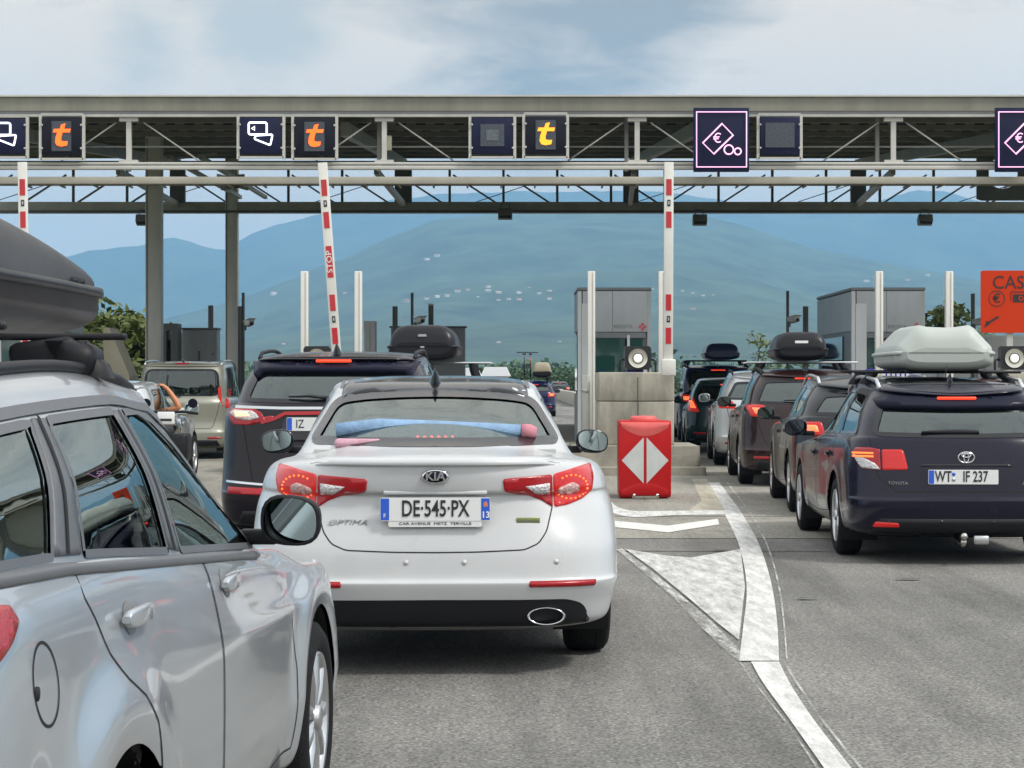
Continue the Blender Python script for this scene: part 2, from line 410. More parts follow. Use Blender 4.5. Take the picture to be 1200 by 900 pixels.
    def finish(s, paint, body='body'):
        V, F = s.V.copy(), s.F; C = V[F].mean(1); FN = s.VN[F].mean(1); rid = np.full(len(F), -1); s.paint = paint
        for k, g in enumerate(s.regs):
            m = g['mode']; U = {'B': C[:, 0], 'F': C[:, 0], 'R': C[:, 1], 'L': C[:, 1], 'T': C[:, 0]}[m]; W = C[:, 1] if m == 'T' else C[:, 2]
            if g.get('arch'): ok = (C[:, 0] * (1 if m == 'R' else -1) > .42)
            else: ok = {'B': FN[:, 1] < -.1, 'F': FN[:, 1] > .1, 'R': (FN[:, 0] > (.06 if g['kind'] == 'panel' else .25)), 'L': (FN[:, 0] < -(.06 if g['kind'] == 'panel' else .25)), 'T': FN[:, 2] > .2}[m]
            sel = ok & inpoly(g['poly'], U, W)
            if g['kind'] == 'panel':
                sel &= rid == -1; sel = s.biggest(sel)
            rid[sel] = k
        g2 = rid.reshape(s.a - 1, s.b); snapped = {}
        for i in range(s.a):
            for j in range(s.b):
                ids = set()
                for di in (-1, 0):
                    for dj in (-1, 0):
                        if 0 <= i + di < s.a - 1: ids.add(g2[i + di, (j + dj) % s.b])
                if len(ids) > 1:
                    k = max(ids); g = s.regs[k]; m = g['mode']; p = V[i * s.b + j]
                    u = np.array({'B': (p[0], p[2]), 'F': (p[0], p[2]), 'R': (p[1], p[2]), 'L': (p[1], p[2]), 'T': (p[0], p[1])}[m])
                    P = np.array(g['poly']); A, B = P, np.roll(P, -1, 0); d = B - A; t = np.clip(((u - A) * d).sum(1) / np.maximum((d * d).sum(1), 1e-12), 0, 1); q = A + d * t[:, None]
                    e = np.linalg.norm(q - u, axis=1); c = q[e.argmin()]
                    if e.min() > .09: continue
                    h, n = s.ray(m, c[0], c[1])
                    if h is None or np.linalg.norm(h - p) > .15:
                        continue
                    V[i * s.b + j] = h; snapped[i * s.b + j] = (m, c, n)
        VN = s.VN.copy()
        for k, (m, c, n) in snapped.items(): VN[k] = n
        def sub(mask, name, mat, parent=None):
            f = F[mask]; u, inv = np.unique(f, return_inverse=True)
            return s.mesh(name, V[u], inv.reshape(-1, 4), VN[u], mat, parent)
        s.body = sub(rid == -1, body, paint); s.parts = {}
        for k, g in enumerate(s.regs):
            if g['kind'] == 'panel':
                if (rid == k).any(): s.parts[g['name']] = s.parts.get(g['name'], []) + [sub(rid == k, g['name'], g.get('mat') or paint)]
                s.ribbon('panel_gap', M['gap'], g['mode'], g.get('gap') or g['poly'], .006, .0012, not g.get('gap'), parent=s.parts[g['name']][-1])
            if g.get('pane'):
                p = g['pane']; w = s.patch(p['name'], p['glass'], g['mode'], g['poly'], -p['ro'], 0, p['res'])
                if p['tw']: s.ribbon('window_trim', p['trim'], g['mode'], offset_poly(g['poly'], -p['tw'] * .32), p['tw'], .003, True, parent=w)
        if s.liner:                                           # dark cabin lining just inside the skin
            ok = (rid == -1) & (C[:, 2] > .35); f = F[ok]; u, inv = np.unique(f, return_inverse=True); vv = s.V[u] - s.VN[u] * .035
            vv = vv * np.array([.985, 1, 1])
            s.mesh('cabin_lining', vv, inv.reshape(-1, 4)[:, ::-1], None, getattr(s, 'lining', M['darkcloth']))
        return s
    def floor(s, L, w, y0=.3):
        MB().box((0, L / 2 + .05, .33), (w * 1.7, L - 2 * y0, .1)).build('underbody', M['gap'], s.root)
        return s
    def wheels(s, ys, r, W, width=.2, spokes=10, hub=True, rimmat=None, style='spoke', R_=None, steer=0.):
        for y in ys:
            for sg in (1, -1):
                x1 = sg * W; mb = MB(); k = width
                prof = [(-k, r * .62), (-k * .98, r * .9), (-k * .9, r * .975), (-k * .8, r * .995), (-k * .5, r), (-k * .2, r * .995), (-k * .08, r * .972), (0.004, r * .88), (.006, r * .78), (-.006, r * .70), (-.015, r * .66)]
                mb.lathe([(sg * a, b) for a, b in prof], axis='x', n=48)
                for q in (.28, .5, .72):
                    mb.lathe([(sg * -k * (q - .02), r * 1.0), (sg * -k * (q - .02), r * 1.004), (sg * -k * (q + .02), r * 1.004), (sg * -k * (q + .02), r * 1.0)], n=48)
                t = mb.build('wheel', M['rubber'], s.root, (x1, y, r))
                rb = MB(); rr = r * .68
                rb.lathe([(sg * -.012, rr), (sg * -.001, rr * .985), (sg * -.006, rr * .94), (sg * -.03, rr * .9), (sg * -.12, rr * .88), (sg * -.12, 0.01)], n=48)
                if style == 'spoke':
                    for i in range(spokes):
                        a = 2 * math.pi * i / spokes; c, q = math.cos(a), math.sin(a); wd = rr * (.20 if spokes > 7 else .26)
                        P = []
                        for (ra, dx, ww) in ((.14, -.012, .55), (.5, -.004, .42), (.93, -.008, .62)):
                            P.append([(sg * (dx - .03), ra * rr * c - ww * wd * q, ra * rr * q + ww * wd * c), (sg * dx, ra * rr * c - ww * wd * .75 * q, ra * rr * q + ww * wd * .75 * c), (sg * dx, ra * rr * c + ww * wd * .75 * q, ra * rr * q - ww * wd * .75 * c), (sg * (dx - .03), ra * rr * c + ww * wd * q, ra * rr * q - ww * wd * c)])
                        rb.grid(P)
                else:                                         # wheel cover with holes near the rim
                    rb.lathe([(sg * -.012, rr * .93), (sg * .0, rr * .8), (sg * .006, rr * .45), (sg * .010, rr * .2), (sg * .010, 0.002)], n=48)
                rb.lathe([(sg * -.03, rr * .2), (sg * .002, rr * .19), (sg * .006, rr * .15), (sg * .007, 0.001)], n=20)
                rim = rb.build('rim', rimmat or M['alloy'], t)
                if style != 'spoke':
                    hb = MB()
                    for i in range(spokes):
                        a = 2 * math.pi * (i + .5) / spokes; c, q = math.cos(a), math.sin(a)
                        P = [(sg * -.0035 if ra > .7 else sg * .0065, (ra * c - w_ * q) * rr, (ra * q + w_ * c) * rr) for ra, w_ in ((.52, .05), (.84, .12), (.84, -.12), (.52, -.05))]
                        P = [(p[0] + sg * .003, p[1], p[2]) for p in P]; hb.add(P, [(0, 1, 2, 3)])
                    hb.build('rim_vent', M['gap'], t)
                ar = (R_ or r * 1.12); wl = MB()
                rows = []
                for xx in (W - .015, W - .3):
                    rows.append([(sg * xx, y + ar * math.cos(a), r + ar * math.sin(a)) for a in np.linspace(-.5, math.pi + .5, 30)])
                wl.grid(rows); wl.build('wheel_well', M['gap'], s.root)
        return s
    def mirror(s, y, z, x, w=.2, h=.15, mat=None, sides='RL', d=.13, glass=None):
        for sd in sides:
            sg = 1 if sd == 'R' else -1; mb = MB(); rows = []
            for t, k in ((0., .90), (0., 1.), (.02, 1.03), (.05, 1.0), (.09, .86), (.12, .6), (.132, .3), (.135, .02)):
                ring = []
                for i in range(28):
                    a = 2 * math.pi * i / 28; c, q = math.cos(a), math.sin(a); rr = (abs(c)**2.8 + abs(q)**2.8)**(-1 / 2.8)
                    xx = rr * c * w / 2 * k; zz = rr * q * h / 2 * k
                    zz *= 1 - .12 * (c if q > 0 else -c * .6)
                    ring.append((sg * xx, t * d / .13 + .02 * c, zz))
                rows.append(ring)
            mb.grid(rows, closed=True)
            m = mb.build('door_mirror', mat or s.paint, s.root, (sg * x, y, z))
            gp_ = [(p[0] * .92, .004 + (.5 - sg * p[0] / w) * w * .10 - p[2] * .16, p[2] * .92) for p in rows[1]]
            MB().add(gp_, [list(range(28))]).build('mirror_glass', glass or M['mirror'], m)
            MB().box((sg * -(w / 2 + .02), .07, -h * .36), (.12, .06, .045), bev=.012).build('mirror_arm', M['plastic'], m)
        return s
    def seats(s, y, zc=.5, w=.42, mat=None, rear=None, hr=True, xs=.36):
        mt = mat or M['cloth']
        for yy, k in ((y, 0), (rear, 1)):
            if yy is None: continue
            for sg in (-1, 1):
                mb = MB(); mb.box((0, -.08, .42), (w + .06, .14, .66), (R(12), 0, 0), .05); mb.box((0, .26, .08), (w + .06, .52, .16), (R(4), 0, 0), .05)
                st = mb.build('seat', mt, s.root, (sg * xs, yy, zc - .1))
                if hr: MB().box((0, -.19, .82), (.25, .09, .17), (R(10), 0, 0), .035).build('headrest', mt, st)
        return s
    def tube_on(s, name, mat, mode, line, r, off, parent=None, ends=True, n=10):
        pts = []
        L = dens(line, .12, False)
        for i, c in enumerate(L):
            p, q = s.at(mode, c[0], c[1]); e = min(i, len(L) - 1 - i); k = 0. if (ends and e == 0) else 1.
            pts.append(p + np.array((0, 0, 1.)) * (off * k if mode == 'T' else 0) + (q * off * k if mode != 'T' else 0))
        return MB().tube(pts, r, n).build(name, mat, parent or s.root)
def windows_line(zlo, zhi, ys_bot, ys_top, n=6):
    """pane polygon between a belt curve and a roof curve: bottom from ys_bot[0] to ys_bot[1], top from ys_top[1] to ys_top[0]"""
    b = [(y, float(zlo(np.array([y]))[0])) for y in np.linspace(ys_bot[0], ys_bot[1], n)]; t = [(y, float(zhi(np.array([y]))[0])) for y in np.linspace(ys_top[1], ys_top[0], n)]
    return b + t
def wagon_rows(L, W, H, zb, zbf, yw, yt, zt, wt, yb=.0, n=3.6, hood=1.05, wst=1.9, zhood=.80, drop=.07, zfront=None, sp=.05, br=.6, wb=.9, zbump=.5, wr=None, sh=(.985, .958), wfk=.8, **_):
    """rows for an estate / hatch / SUV. belt z goes from zb (rear) to zbf (A pillar); rear screen from (yw,zb) to (yt,zt)"""
    ym = (yt + L - wst) / 2
    roof = curve([(yt - .3, H - drop - .03), (yt, H - drop), ((yt + ym) / 2, H - drop * .3), (ym + .25, H), (L - wst, H - .055), (L - wst + .4, H - .12)])
    belt = lambda dz, f: curve([(0, zb + dz), (.8, zb + dz), (L * .45, (zb + zbf) / 2 + dz), (L - hood - .25, zbf + dz), (L - hood + .15, zbf - .06 + dz * f), (L - .35, zhood)])
    rf = lambda d: (lambda y: roof(y) - d)
    k = W
    wr_ = lambda q: None if wr is None else wr * q
    rows = [row(.25, .20, k * .8, L - .3), row(.10, .235, k * .94, L - .15), row(.03, .29, k * .975, L - .05, n=4), row(0, zbump - .05, k, L, n=4), row(.0, zbump, k, L, n=4, br=br), row(.025, zbump + .03, k, L, n=4, br=br), row(.05, .72, k * .998, L - .01, n=n, zf=.64, br=br),
            row(yw - .035, zb - .09, k * sh[0], L - .07, n=n, zf=.72, br=br, zs=belt(-.10, 0)),
            row(yw, zb - .01, k * sh[1], L - .22, n=n, bf=.8, zf=zhood - .02, br=br, zs=belt(-.015, .3)),
            row(yw + .02, zb + .015, k * (wb + .022), L - .55, n=n, bf=.8, zf=(zhood + zbf) / 2 + .02, br=br * .9, wf=k * wfk, zs=belt(.012, .6)),
            row(yw + .035, zb + .03, k * wb, L - hood, n=n, bf=.35, br=br * .8, wf=k * wfk, zf=zbf + .05, zs=curve([(0, zb + .03), (L - hood - .3, zbf + .035)]), nf=2.4),
            row((yw * .45 + yt * .55) - .02, (zb + zt) / 2 + .01, (k * wb + wt) / 2 + .022, L - (hood + wst) / 2 - .05, n=n, bf=.3, br=br * .8, wf=(k * wfk + wt * .9) / 2, zf=(zbf + H) / 2, zs=lambda y: ((zb + (zbf - zb) * np.clip(y / (L - hood), 0, 1)) + .03) * .47 + (roof(y) - .085) * .53, nf=2.4),
            row(yt, zt, wt, L - wst, n=n, bf=.2, br=br * .7, wf=wt * .92, zf=H - .09, zs=rf(.085), nf=2.4),
            row(yt - sp * .6, zt + .03, wt * .975, L - wst - .04, n=n, bf=.2, br=br * .7, wf=wt * .9, zf=H - .075, zs=rf(.055), nf=2.4),
            row(yt - sp * .1, zt + .045, wt * .90, L - wst - .12, n=n, bf=.2, br=br * .6, wf=wt * .82, zf=H - .055, zs=rf(.028), nf=2.4),
            row(yt + .3, float(roof(np.array([yt + .3]))[0]), wt * .5, L - wst - .35, n=2.5, bf=.15, br=.3, wf=wt * .5, zf=H - .02, zs=rf(.006)),
            row(yt + .5, float(roof(np.array([yt + .5]))[0]), .0001, L - wst - .5, n=2.2, bf=.1, br=.2, wf=.0001, wr=.0001, zf=H - .01, zs=rf(0))]
    return rows, roof, belt
# ------------------------------------------------------------------ shared car details
def mirp(poly): return [(-p[0], p[1]) for p in poly][::-1]
def handle(c, side, y, z, mat, ln=.19, h=.042, parent=None, out=.03):
    sg = 1 if side == 'R' else -1; p, n = c.at(side, y, z); mb = MB(); rows = []
    for t in (-1, -.99, -.96, -.88, -.6, 0, .6, .88, .96, .99, 1):
        k = (1 - abs(t)**10)**.5 if abs(t) < 1 else .0; o = out * (1 - .3 * t**4) - .004
        q = c.at(side, y + t * ln / 2, z)[0]
        pr_ = lambda v, e: math.copysign(abs(v)**e, v)
        rows.append([(q[0] + sg * (o + .009 * pr_(math.cos(a), .45)), q[1], q[2] + h / 2 * max(k, .35) * pr_(math.sin(a), .45)) for a in np.linspace(0, 2 * math.pi, 25)[:-1]])
    mb.grid(rows, closed=True); mb.add(rows[0], [list(range(24))]); mb.add(rows[-1], [list(range(24))])
    h_ = mb.build('handle', mat, parent or c.root)
    c.patch('handle_recess', M['recess'] if mat in (M['silver_paint'], M['white_paint']) else M['gap'], side, circ(y - .01, z - .005, .052, 20, .036), .0012, parent=h_)
    return h_
def plate(c, chars, x=0., z=.8, w=.52, h=.11, off=.012, parent=None, style='eu', y=None, tilt=0.):
    p, n = c.at('B', x, z); yy = (p[1] if y is None else y) - off
    mb = MB(); mb.prism(rounded([(-w / 2, -h / 2), (w / 2, -h / 2), (w / 2, h / 2), (-w / 2, h / 2)], .008), 0, .012)
    o = mb.build('number_plate', M['plate'], parent or c.root, (x, yy, z), (tilt, 0, 0))
    MB().prism([(-w / 2 + .003, -h / 2 + .004), (-w / 2 + .044, -h / 2 + .004), (-w / 2 + .044, h / 2 - .004), (-w / 2 + .003, h / 2 - .004)], -.0012, .002).build('country_band', M['plate_blue'], o)
    if style == 'fr':
        MB().prism([(w / 2 - .044, -h / 2 + .004), (w / 2 - .003, -h / 2 + .004), (w / 2 - .003, h / 2 - .004), (w / 2 - .044, h / 2 - .004)], -.0012, .002).build('region_band', M['plate_blue'], o)
    if chars: text('plate_characters', chars, .110, M['plate_ink'], o, (.022 if style != 'fr' else 0, -.002, 0), sx=.66, ext=.001, bold=.0016)
    return o
def lamp(c, poly, mat, name='tail_light', off=.006, parent=None, both=True, mode='B', skirt=.02, res=.025):
    out = []
    for s_ in ((1, -1) if both else (1,)):
        out.append(c.patch(name, mat, mode, poly if s_ == 1 else mirp(poly), off, skirt, res, parent))
    return out
def fin(c, y, h=.075, w=.055, ln=.15, mat=None):
    p, n = c.at('T', 0, y); mb = MB(); rows = []
    for t in np.linspace(0, 1, 8):
        hw = w / 2 * (1 - t)**.8 + .003; y0 = -.2 * ln + t * .0 * ln; l = ln * (1 - .75 * t); rows.append([(hw * math.sin(a), y0 + l / 2 - l / 2 * math.cos(a) + 0., h * t) for a in np.linspace(0, 2 * math.pi, 17)[:-1]])
    mb.grid(rows, closed=True); return mb.build('antenna_fin', mat or M['black_gloss'], c.root, tuple(p))
def crossbar(c, y, z, half, foot_x, r=.022, mat=None, fm=None):
    mb = MB(); mb.box((0, 0, 0), (half * 2, r * 2.2, r * 1.3), bev=r * .5); b = mb.build('rack_crossbar', mat or M['plastic'], c.root, (0, y, z))
    for sg in (-1, 1):
        p, n = c.at('T', sg * foot_x, y); d = p[2] - z; f = MB()
        f.grid([[(sg * foot_x + sg * k + a * .045, q * .035, zz) for a, q in ((-1, -1), (1, -1), (1, 1), (-1, 1))] for k, zz in ((-.03, -.01), (-.015, d * .45), (.02, d + .02), (.035, d - .015))], closed=True)
        f.build('rack_foot', fm or M['plastic'], b)
    return b
def roof_box(name, label, loc, yaw, L, W, H, mat, lower=None, nose=.9, tail=.25, group=None, style='soft', wn=.6, nm=.12):
    """lid and base of a roof box; local y runs forward, z=0 is the underside"""
    t = thing(name, label, 'roof box', loc, R(yaw), group)
    def prof(y):                                              # lid height factor, half width
        f = max(0., min(1., (L - y) / nose)); b = max(0., min(1., y / tail))
        hh = (nm + (1 - nm) * (1 - (1 - f)**1.9)) * (1 - (1 - b)**3 * .38); ww = (1 - (1 - f)**2.4 * (1 - wn)) * (1 - (1 - b)**3 * .10)
        return hh, ww
    for lid in (1, 0):
        rows = []; ys = [0, .012, .04, .09, .16, .25] + list(np.linspace(.35, L - .3, 12)) + [L - .2, L - .12, L - .06, L - .025, L - .008, L]
        for y in ys:
            hh, ww = prof(y); e = min(1., (min(y, L - y) / .09)); k = (1 - (1 - e)**2)**.5 if e < 1 else 1.; hw = W / 2 * ww * (.86 + .14 * k); ring = []
            if lid:
                zb, top = H * .36, H * .36 + (H * .64) * max(.12, hh) * (.35 + .65 * k)
                for a in np.linspace(0, math.pi, 25):
                    c_, s_ = math.cos(a), math.sin(a); pw = 2 / (5. if style == 'soft' else 3.); x = hw * .975 * math.copysign(abs(c_)**pw, c_); zz = zb + (top - zb) * abs(s_)**pw
                    if style == 'facet':
                        q = abs(c_); h_ = (top - zb)
                        xf, zf_ = np.interp(q, [0, .30, .42, .93, 1.], [0, .42, .54, .97, 1.]), np.interp(q, [0, .30, .42, .93, 1.], [.90, .93, 1., .24, 0.]); x, zz = hw * .985 * math.copysign(xf, c_), zb + h_ * zf_
                    else: x *= 1 - .20 * ((zz - zb) / (H * .64))**1.5
                    ring.append((x, y, zz))
            else:
                for a in np.linspace(0, math.pi, 25):
                    c_, s_ = math.cos(a), math.sin(a); x = hw * math.copysign(abs(c_)**.35, c_); d = H * .36 * (.55 + .45 * k) * (1. if style == 'soft' else .75 + .25 * hh)
                    ring.append((x * (1 - .22 * abs(s_)**2), y, H * .36 - d * abs(s_)**.45))
                ring = [(ring[0][0] * 1.012, y, H * .40)] + ring + [(ring[-1][0] * 1.012, y, H * .40)]
            rows.append(ring)
        mb = MB(); mb.grid(rows); mb.add(rows[0], [list(range(len(rows[0])))], False); mb.add(rows[-1], [list(range(len(rows[-1])))], False)
        o = mb.build('lid' if lid else 'base_shell', mat if lid else (lower or mat), t)
    t['half'] = 0.; del t['half']; rim = MB(); pts = []
    for y in np.linspace(.03, L - .03, 24): pts.append((W / 2 * prof(y)[1] * 1.0, y, H * .375))
    for p in [(-q[0], q[1], q[2]) for q in pts[::-1]]: pts.append(p)
    rim.tube(pts, H * .045, 8, closed=True); rim.build('rim', mat, t)
    return t
def generic(name, label, loc, yaw, d, paint, group=None, chars='', lit=True, hi=False, lamps=None, lampmat=None, plate_z=None, glass='glass_dark', rails=True, left=True, spokes=5, rear_win=None, wiper=True, cat='car', mirrors=True, sub=None, refl=True):
    sub = sub or ((6, 26, 90, 14) if hi else (4, 14, 52, 10))
    rows, roof, belt = wagon_rows(**d); L, W, H, zb, zbf, yw, yt, zt, wt = [d[k] for k in ('L', 'W', 'H', 'zb', 'zbf', 'yw', 'yt', 'zt', 'wt')]
    ya, yf = d.get('axle', .95), d.get('axle', .95) + d.get('base', 2.65); r = d.get('r', .325)
    c = Car(name, label, cat, loc, yaw, rows, *sub, bumps=[(ya, r, r + .08, .012, .06), (yf, r, r + .08, .012, .06)], group=group)
    c.roof, c.belt, c.d = roof, belt, d
    c.arch(ya, r, r + .055); c.arch(yf, r, r + .055)
    hood, wst = d.get('hood', 1.05), d.get('wst', 1.9)
    zlo = lambda y: zb + (zbf - zb) * np.clip(y / (L - hood), 0, 1) + .05; zhi = lambda y: roof(y) - .115
    yB = (ya + yf) / 2 - .15; q0 = yt + .16
    g = M[glass]
    P1 = windows_line(zlo, zhi, (yw + .40, ya + .30), (q0 + .28, ya + .42)); P2 = windows_line(zlo, zhi, (ya + .38, yB - .05), (ya + .50, yB - .06))
    P3 = windows_line(zlo, zhi, (yB + .07, L - hood - .32), (yB + .05, L - wst - .25))
    for s_ in ('L', 'R'):
        c.window(s_, rounded(P1, .03), g, tw=.02, name='quarter_window'); c.window(s_, rounded(P2, .03), g, tw=.02, name='side_window'); c.window(s_, rounded(P3, .03), M['glass_clear'], tw=.02, name='side_window')
    wb = W * d.get('wb', .9)
    rw = rear_win or rounded([(-wb * .87, zb + .035), (0, zb + .02), (wb * .87, zb + .035), (wt * .88, zt - .02), (0, zt - .005), (-wt * .88, zt - .02)], [.09, .3, .09, .06, .3, .06], 5)
    c.window('B', rw, g, tw=.035, name='rear_window')
    fw = rounded([(-W * .72, zbf + .09), (W * .72, zbf + .09), (wt * .88, H - .125), (-wt * .88, H - .125)], .06)
    c.window('F', fw, M['glass_clear'], tw=.03, name='windscreen')
    for s_ in ('L', 'R'):
        c.region('panel', s_, [(ya + .33, .62), (ya + .40, .34), (yB, .30), (yB, float(zlo(yB)) - .035), (ya + .22, float(zlo(ya)) - .035), (ya + .24, .78)], name='door')
        c.region('panel', s_, [(yB + .012, .30), (yf - .42, .32), (yf - .46, .6), (yf - .50, zbf - .02), (yB + .012, float(zlo(yB)) - .035)], name='door')
    c.finish(paint)
    for k, dr in enumerate(c.parts.get('door', [])):
        s_ = 'L' if k < 2 else 'R'; yy = (ya + .42) if k % 2 == 0 else (yB + .2); handle(c, s_, yy, float(zlo(yy)) - .17, paint, parent=dr)
    zl = d.get('lampz', (zb - .2, zb - .03)); lp = lamps or [(W * .62, zl[0]), (W * .93, zl[0] + .01), (W * .95, zl[1]), (W * .66, zl[1])]
    c.lamps = lamp(c, rounded(lp, .02), lampmat or (M['red_lit'] if lit else M['red_lens']))
    if lit:
        cx_, cz_ = np.mean([q[0] for q in lp]), np.mean([q[1] for q in lp]); core = rounded([(cx_ + (q[0] - cx_) * .55, cz_ + (q[1] - cz_) * .5) for q in lp], .015)
        for k, sg in enumerate((1, -1)): c.patch('lit_core', M['hot'], 'B', core if sg == 1 else mirp(core), .0085, .003, .03, c.lamps[k])
        p, n = c.at('B', 0, zt + .012); MB().box((0, p[1] - .004, zt + .015), (.34, .02, .022), bev=.006).build('brake_light', M['brake'], c.root)
    if plate_z: plate(c, chars, 0, plate_z)
    c.ribbon('tailgate_gap', M['gap'], 'B', [(-W * .80, zb), (-W * .74, zl[0] - .06), (-W * .66, .62), (-W * .6, .57), (W * .6, .57), (W * .66, .62), (W * .74, zl[0] - .06), (W * .80, zb)], .008, .0015)
    if refl: lamp(c, rounded([(W * .55, .38), (W * .82, .385), (W * .82, .42), (W * .55, .415)], .01), M['red_lens'], 'reflector', .004)
    c.patch('lower_valance', M['plastic'], 'B', [(-W * .8, .245), (W * .8, .245), (W * .74, .36), (-W * .74, .36)], .004, .01)
    if wiper:
        p, n = c.at('B', 0, zb + .05, .02); q, n = c.at('B', -.34, zb + .06, .02); MB().tube([p, (p + q) / 2 + np.array((0, -.012, .01)), q], [.016, .011, .007], 8).build('wiper', M['plastic'], c.root)
    if rails:
        for sg in (-1, 1): c.tube_on('roof_rail', M['plastic'] if rails is True else rails, 'T', [(sg * wt * .93, yt + .2), (sg * wt * .95, (yt + L - wst) / 2), (sg * wt * .92, L - wst - .15)], .017, .045)
    c.wheels((ya, yf), r, W - .015, spokes=spokes, R_=r + .056); c.floor(L, W)
    if mirrors: c.mirror(L - hood - .42, zbf + .10, W + .075)
    c.seats(L - hood - 1.15, .48, rear=ya + .42); fin(c, yt + .25)
    return c
# ------------------------------------------------------------------ the white saloon (centre)
def white_saloon():
    L = 4.845; Wd = .915
    roof = curve([(1.1, 1.33), (1.5, 1.405), (2.0, 1.448), (2.5, 1.46), (2.95, 1.44), (3.4, 1.37)]); rf = lambda d: (lambda y: roof(y) - d)
    sh = curve([(0, .985), (.9, .995), (2.2, .955), (3.4, .90), (4.5, .74)])
    shd = lambda d: (lambda y: sh(y) + d)
    rows = [row(.28, .20, .72, 4.5, br=.5), row(.12, .235, .85, 4.7, br=.7, n=4), row(.06, .262, .885, 4.78, br=.75, n=4), row(.02, .36, .908, 4.83, br=.75, n=4), row(-.005, .455, .932, 4.845, br=.75, n=4.2), row(.018, .474, .93, 4.845, br=.75, n=4.2),
            row(.035, .60, .934, 4.84, br=.8, n=4., zf=.56), row(.085, .78, .928, 4.80, br=.85, n=3.2, zf=.66), row(.095, .872, .905, 4.76, br=.86, n=2.8, zf=.69), row(.062, .893, .904, 4.75, br=.88, n=2.75, zf=.7), row(.05, .97, .893, 4.7, br=.9, n=2.65, zf=.73, zs=shd(-.06)),
            row(.055, 1.028, .868, 4.6, br=.92, n=2.6, zf=.76, bf=.8, zs=shd(-.01)), row(.075, 1.05, .845, 4.5, br=.92, n=2.6, zf=.79, bf=.8, zs=shd(.01)), row(.16, 1.066, .822, 4.2, br=.86, n=2.6, zf=.86, bf=.7, zs=shd(.022)),
            row(.56, 1.092, .785, 3.72, br=.55, n=2.6, zf=.96, bf=.35, nf=2.4, wr=.74, zs=shd(.04), wf=.72), row(.98, 1.245, .70, 3.35, br=.36, n=2.5, zf=1.18, bf=.28, nf=2.4, wr=.665, wf=.64, zs=lambda y: (sh(y) + .04) * .48 + (roof(y) - .085) * .52),
            row(1.44, 1.372, .60, 2.95, br=.26, n=2.6, zf=1.40, bf=.2, nf=2.4, wr=.575, wf=.56, zs=rf(.082)), row(1.47, 1.385, .585, 2.92, br=.26, n=2.6, zf=1.41, bf=.2, nf=2.4, wr=.562, wf=.545, zs=rf(.055)), row(1.53, 1.405, .54, 2.85, br=.26, n=2.6, zf=1.425, bf=.2, nf=2.4, wr=.52, wf=.5, zs=rf(.03)),
            row(1.9, 1.44, .3, 2.6, br=.2, n=2.4, bf=.15, zf=1.455, wr=.29, wf=.28, zs=rf(.006)), row(2.1, 1.452, .0001, 2.5, br=.1, n=2.2, bf=.1, zf=1.46, wr=.0001, wf=.0001, zs=rf(0))]
    c = Car('saloon_car', 'white saloon with a blue roll in its rear window, nearest in the middle', 'car', (wx(510, 9.8), 9.8), 2.15, rows, 6, 34, 90, 14, bumps=[(1.05, .33, .42, .012, .07), (3.84, .33, .42, .012, .07)])
    c.arch(1.05, .335, .385); c.arch(3.84, .335, .385)
    top = [(.545, 1.335), (.4, 1.358), (.2, 1.371), (0, 1.375), (-.2, 1.371), (-.4, 1.358), (-.545, 1.335)]
    rw = rounded([(-.66, 1.104), (-.33, 1.100), (0, 1.099), (.33, 1.100), (.66, 1.104)] + top, [.05, .1, .1, .1, .05, .08, .1, .1, .1, .1, .1, .08], 5)
    c.window('B', rw, M['glass_rear'], tw=.042, res=.03, name='rear_window')
    zlo, zhi = shd(.065), rf(.115)
    for s_ in 'RL':
        c.window(s_, rounded(windows_line(zlo, zhi, (1.55, 2.30), (1.75, 2.28)), .03), M['glass_clear'], tw=.02, name='side_window'); c.window(s_, rounded(windows_line(zlo, zhi, (2.40, 3.35), (2.38, 2.75)), .03), M['glass_clear'], tw=.02, name='side_window')
    c.window('F', rounded([(-.62, 1.0), (.62, 1.0), (.5, 1.36), (-.5, 1.36)], .06), M['glass_clear'], tw=.03, name='windscreen')
    for s_ in 'LR':
        c.region('panel', s_, [(1.40, .62), (1.5, .33), (2.34, .3), (2.34, .98), (1.2, 1.0), (1.25, .8)], name='door'); c.region('panel', s_, [(2.352, .3), (3.42, .32), (3.4, .9), (2.352, .975)], name='door')
    vb = rounded([(-.755, .25), (-.72, .345), (-.64, .372), (0, .374), (.64, .372), (.72, .345), (.755, .25), (.6, .24), (-.6, .24)], [.02, .06, .04, 0, .04, .06, .02, 0, 0])
    c.region('panel', 'B', vb, name='rear_diffuser', mat=M['plastic'])
    lid = [(-.574, .97), (-.574, .812), (-.54, .70), (-.50, .643), (-.43, .613), (-.2, .604), (0, .602)]
    c.region('panel', 'B', rounded(lid + [(-p[0], p[1]) for p in lid[-2::-1]] + [(.60, 1.035), (.3, 1.06), (-.3, 1.06), (-.60, 1.035)], .02), name='boot_lid', gap=rounded([(-.574, .83), (-.54, .70), (-.50, .643), (-.43, .613), (-.2, .604), (0, .602), (.2, .604), (.43, .613), (.50, .643), (.54, .70), (.574, .83)], .02))
    c.lining = pm('pale headlining', (.30, .31, .30), .9)
    c.finish(M['white_paint'])
    for k, dr in enumerate(c.parts['door']): handle(c, 'L' if k < 2 else 'R', (1.62, 2.5)[k % 2], .885, M['white_paint'], parent=dr)
    bl = c.parts['boot_lid'][0]
    # tail lights: a lid piece and a wing piece on each side
    inner = [(.327, .953), (.333, .893), (.44, .875), (.52, .845), (.572, .812), (.566, .97), (.45, .963)]
    outer = [(.580, .812), (.65, .822), (.73, .848), (.775, .885), (.787, .95), (.778, 1.012), (.70, 1.0), (.575, .972)]
    clr = [(.432, .915), (.585 - .03, .93), (.553, .868), (.52, .871), (.46, .897)]
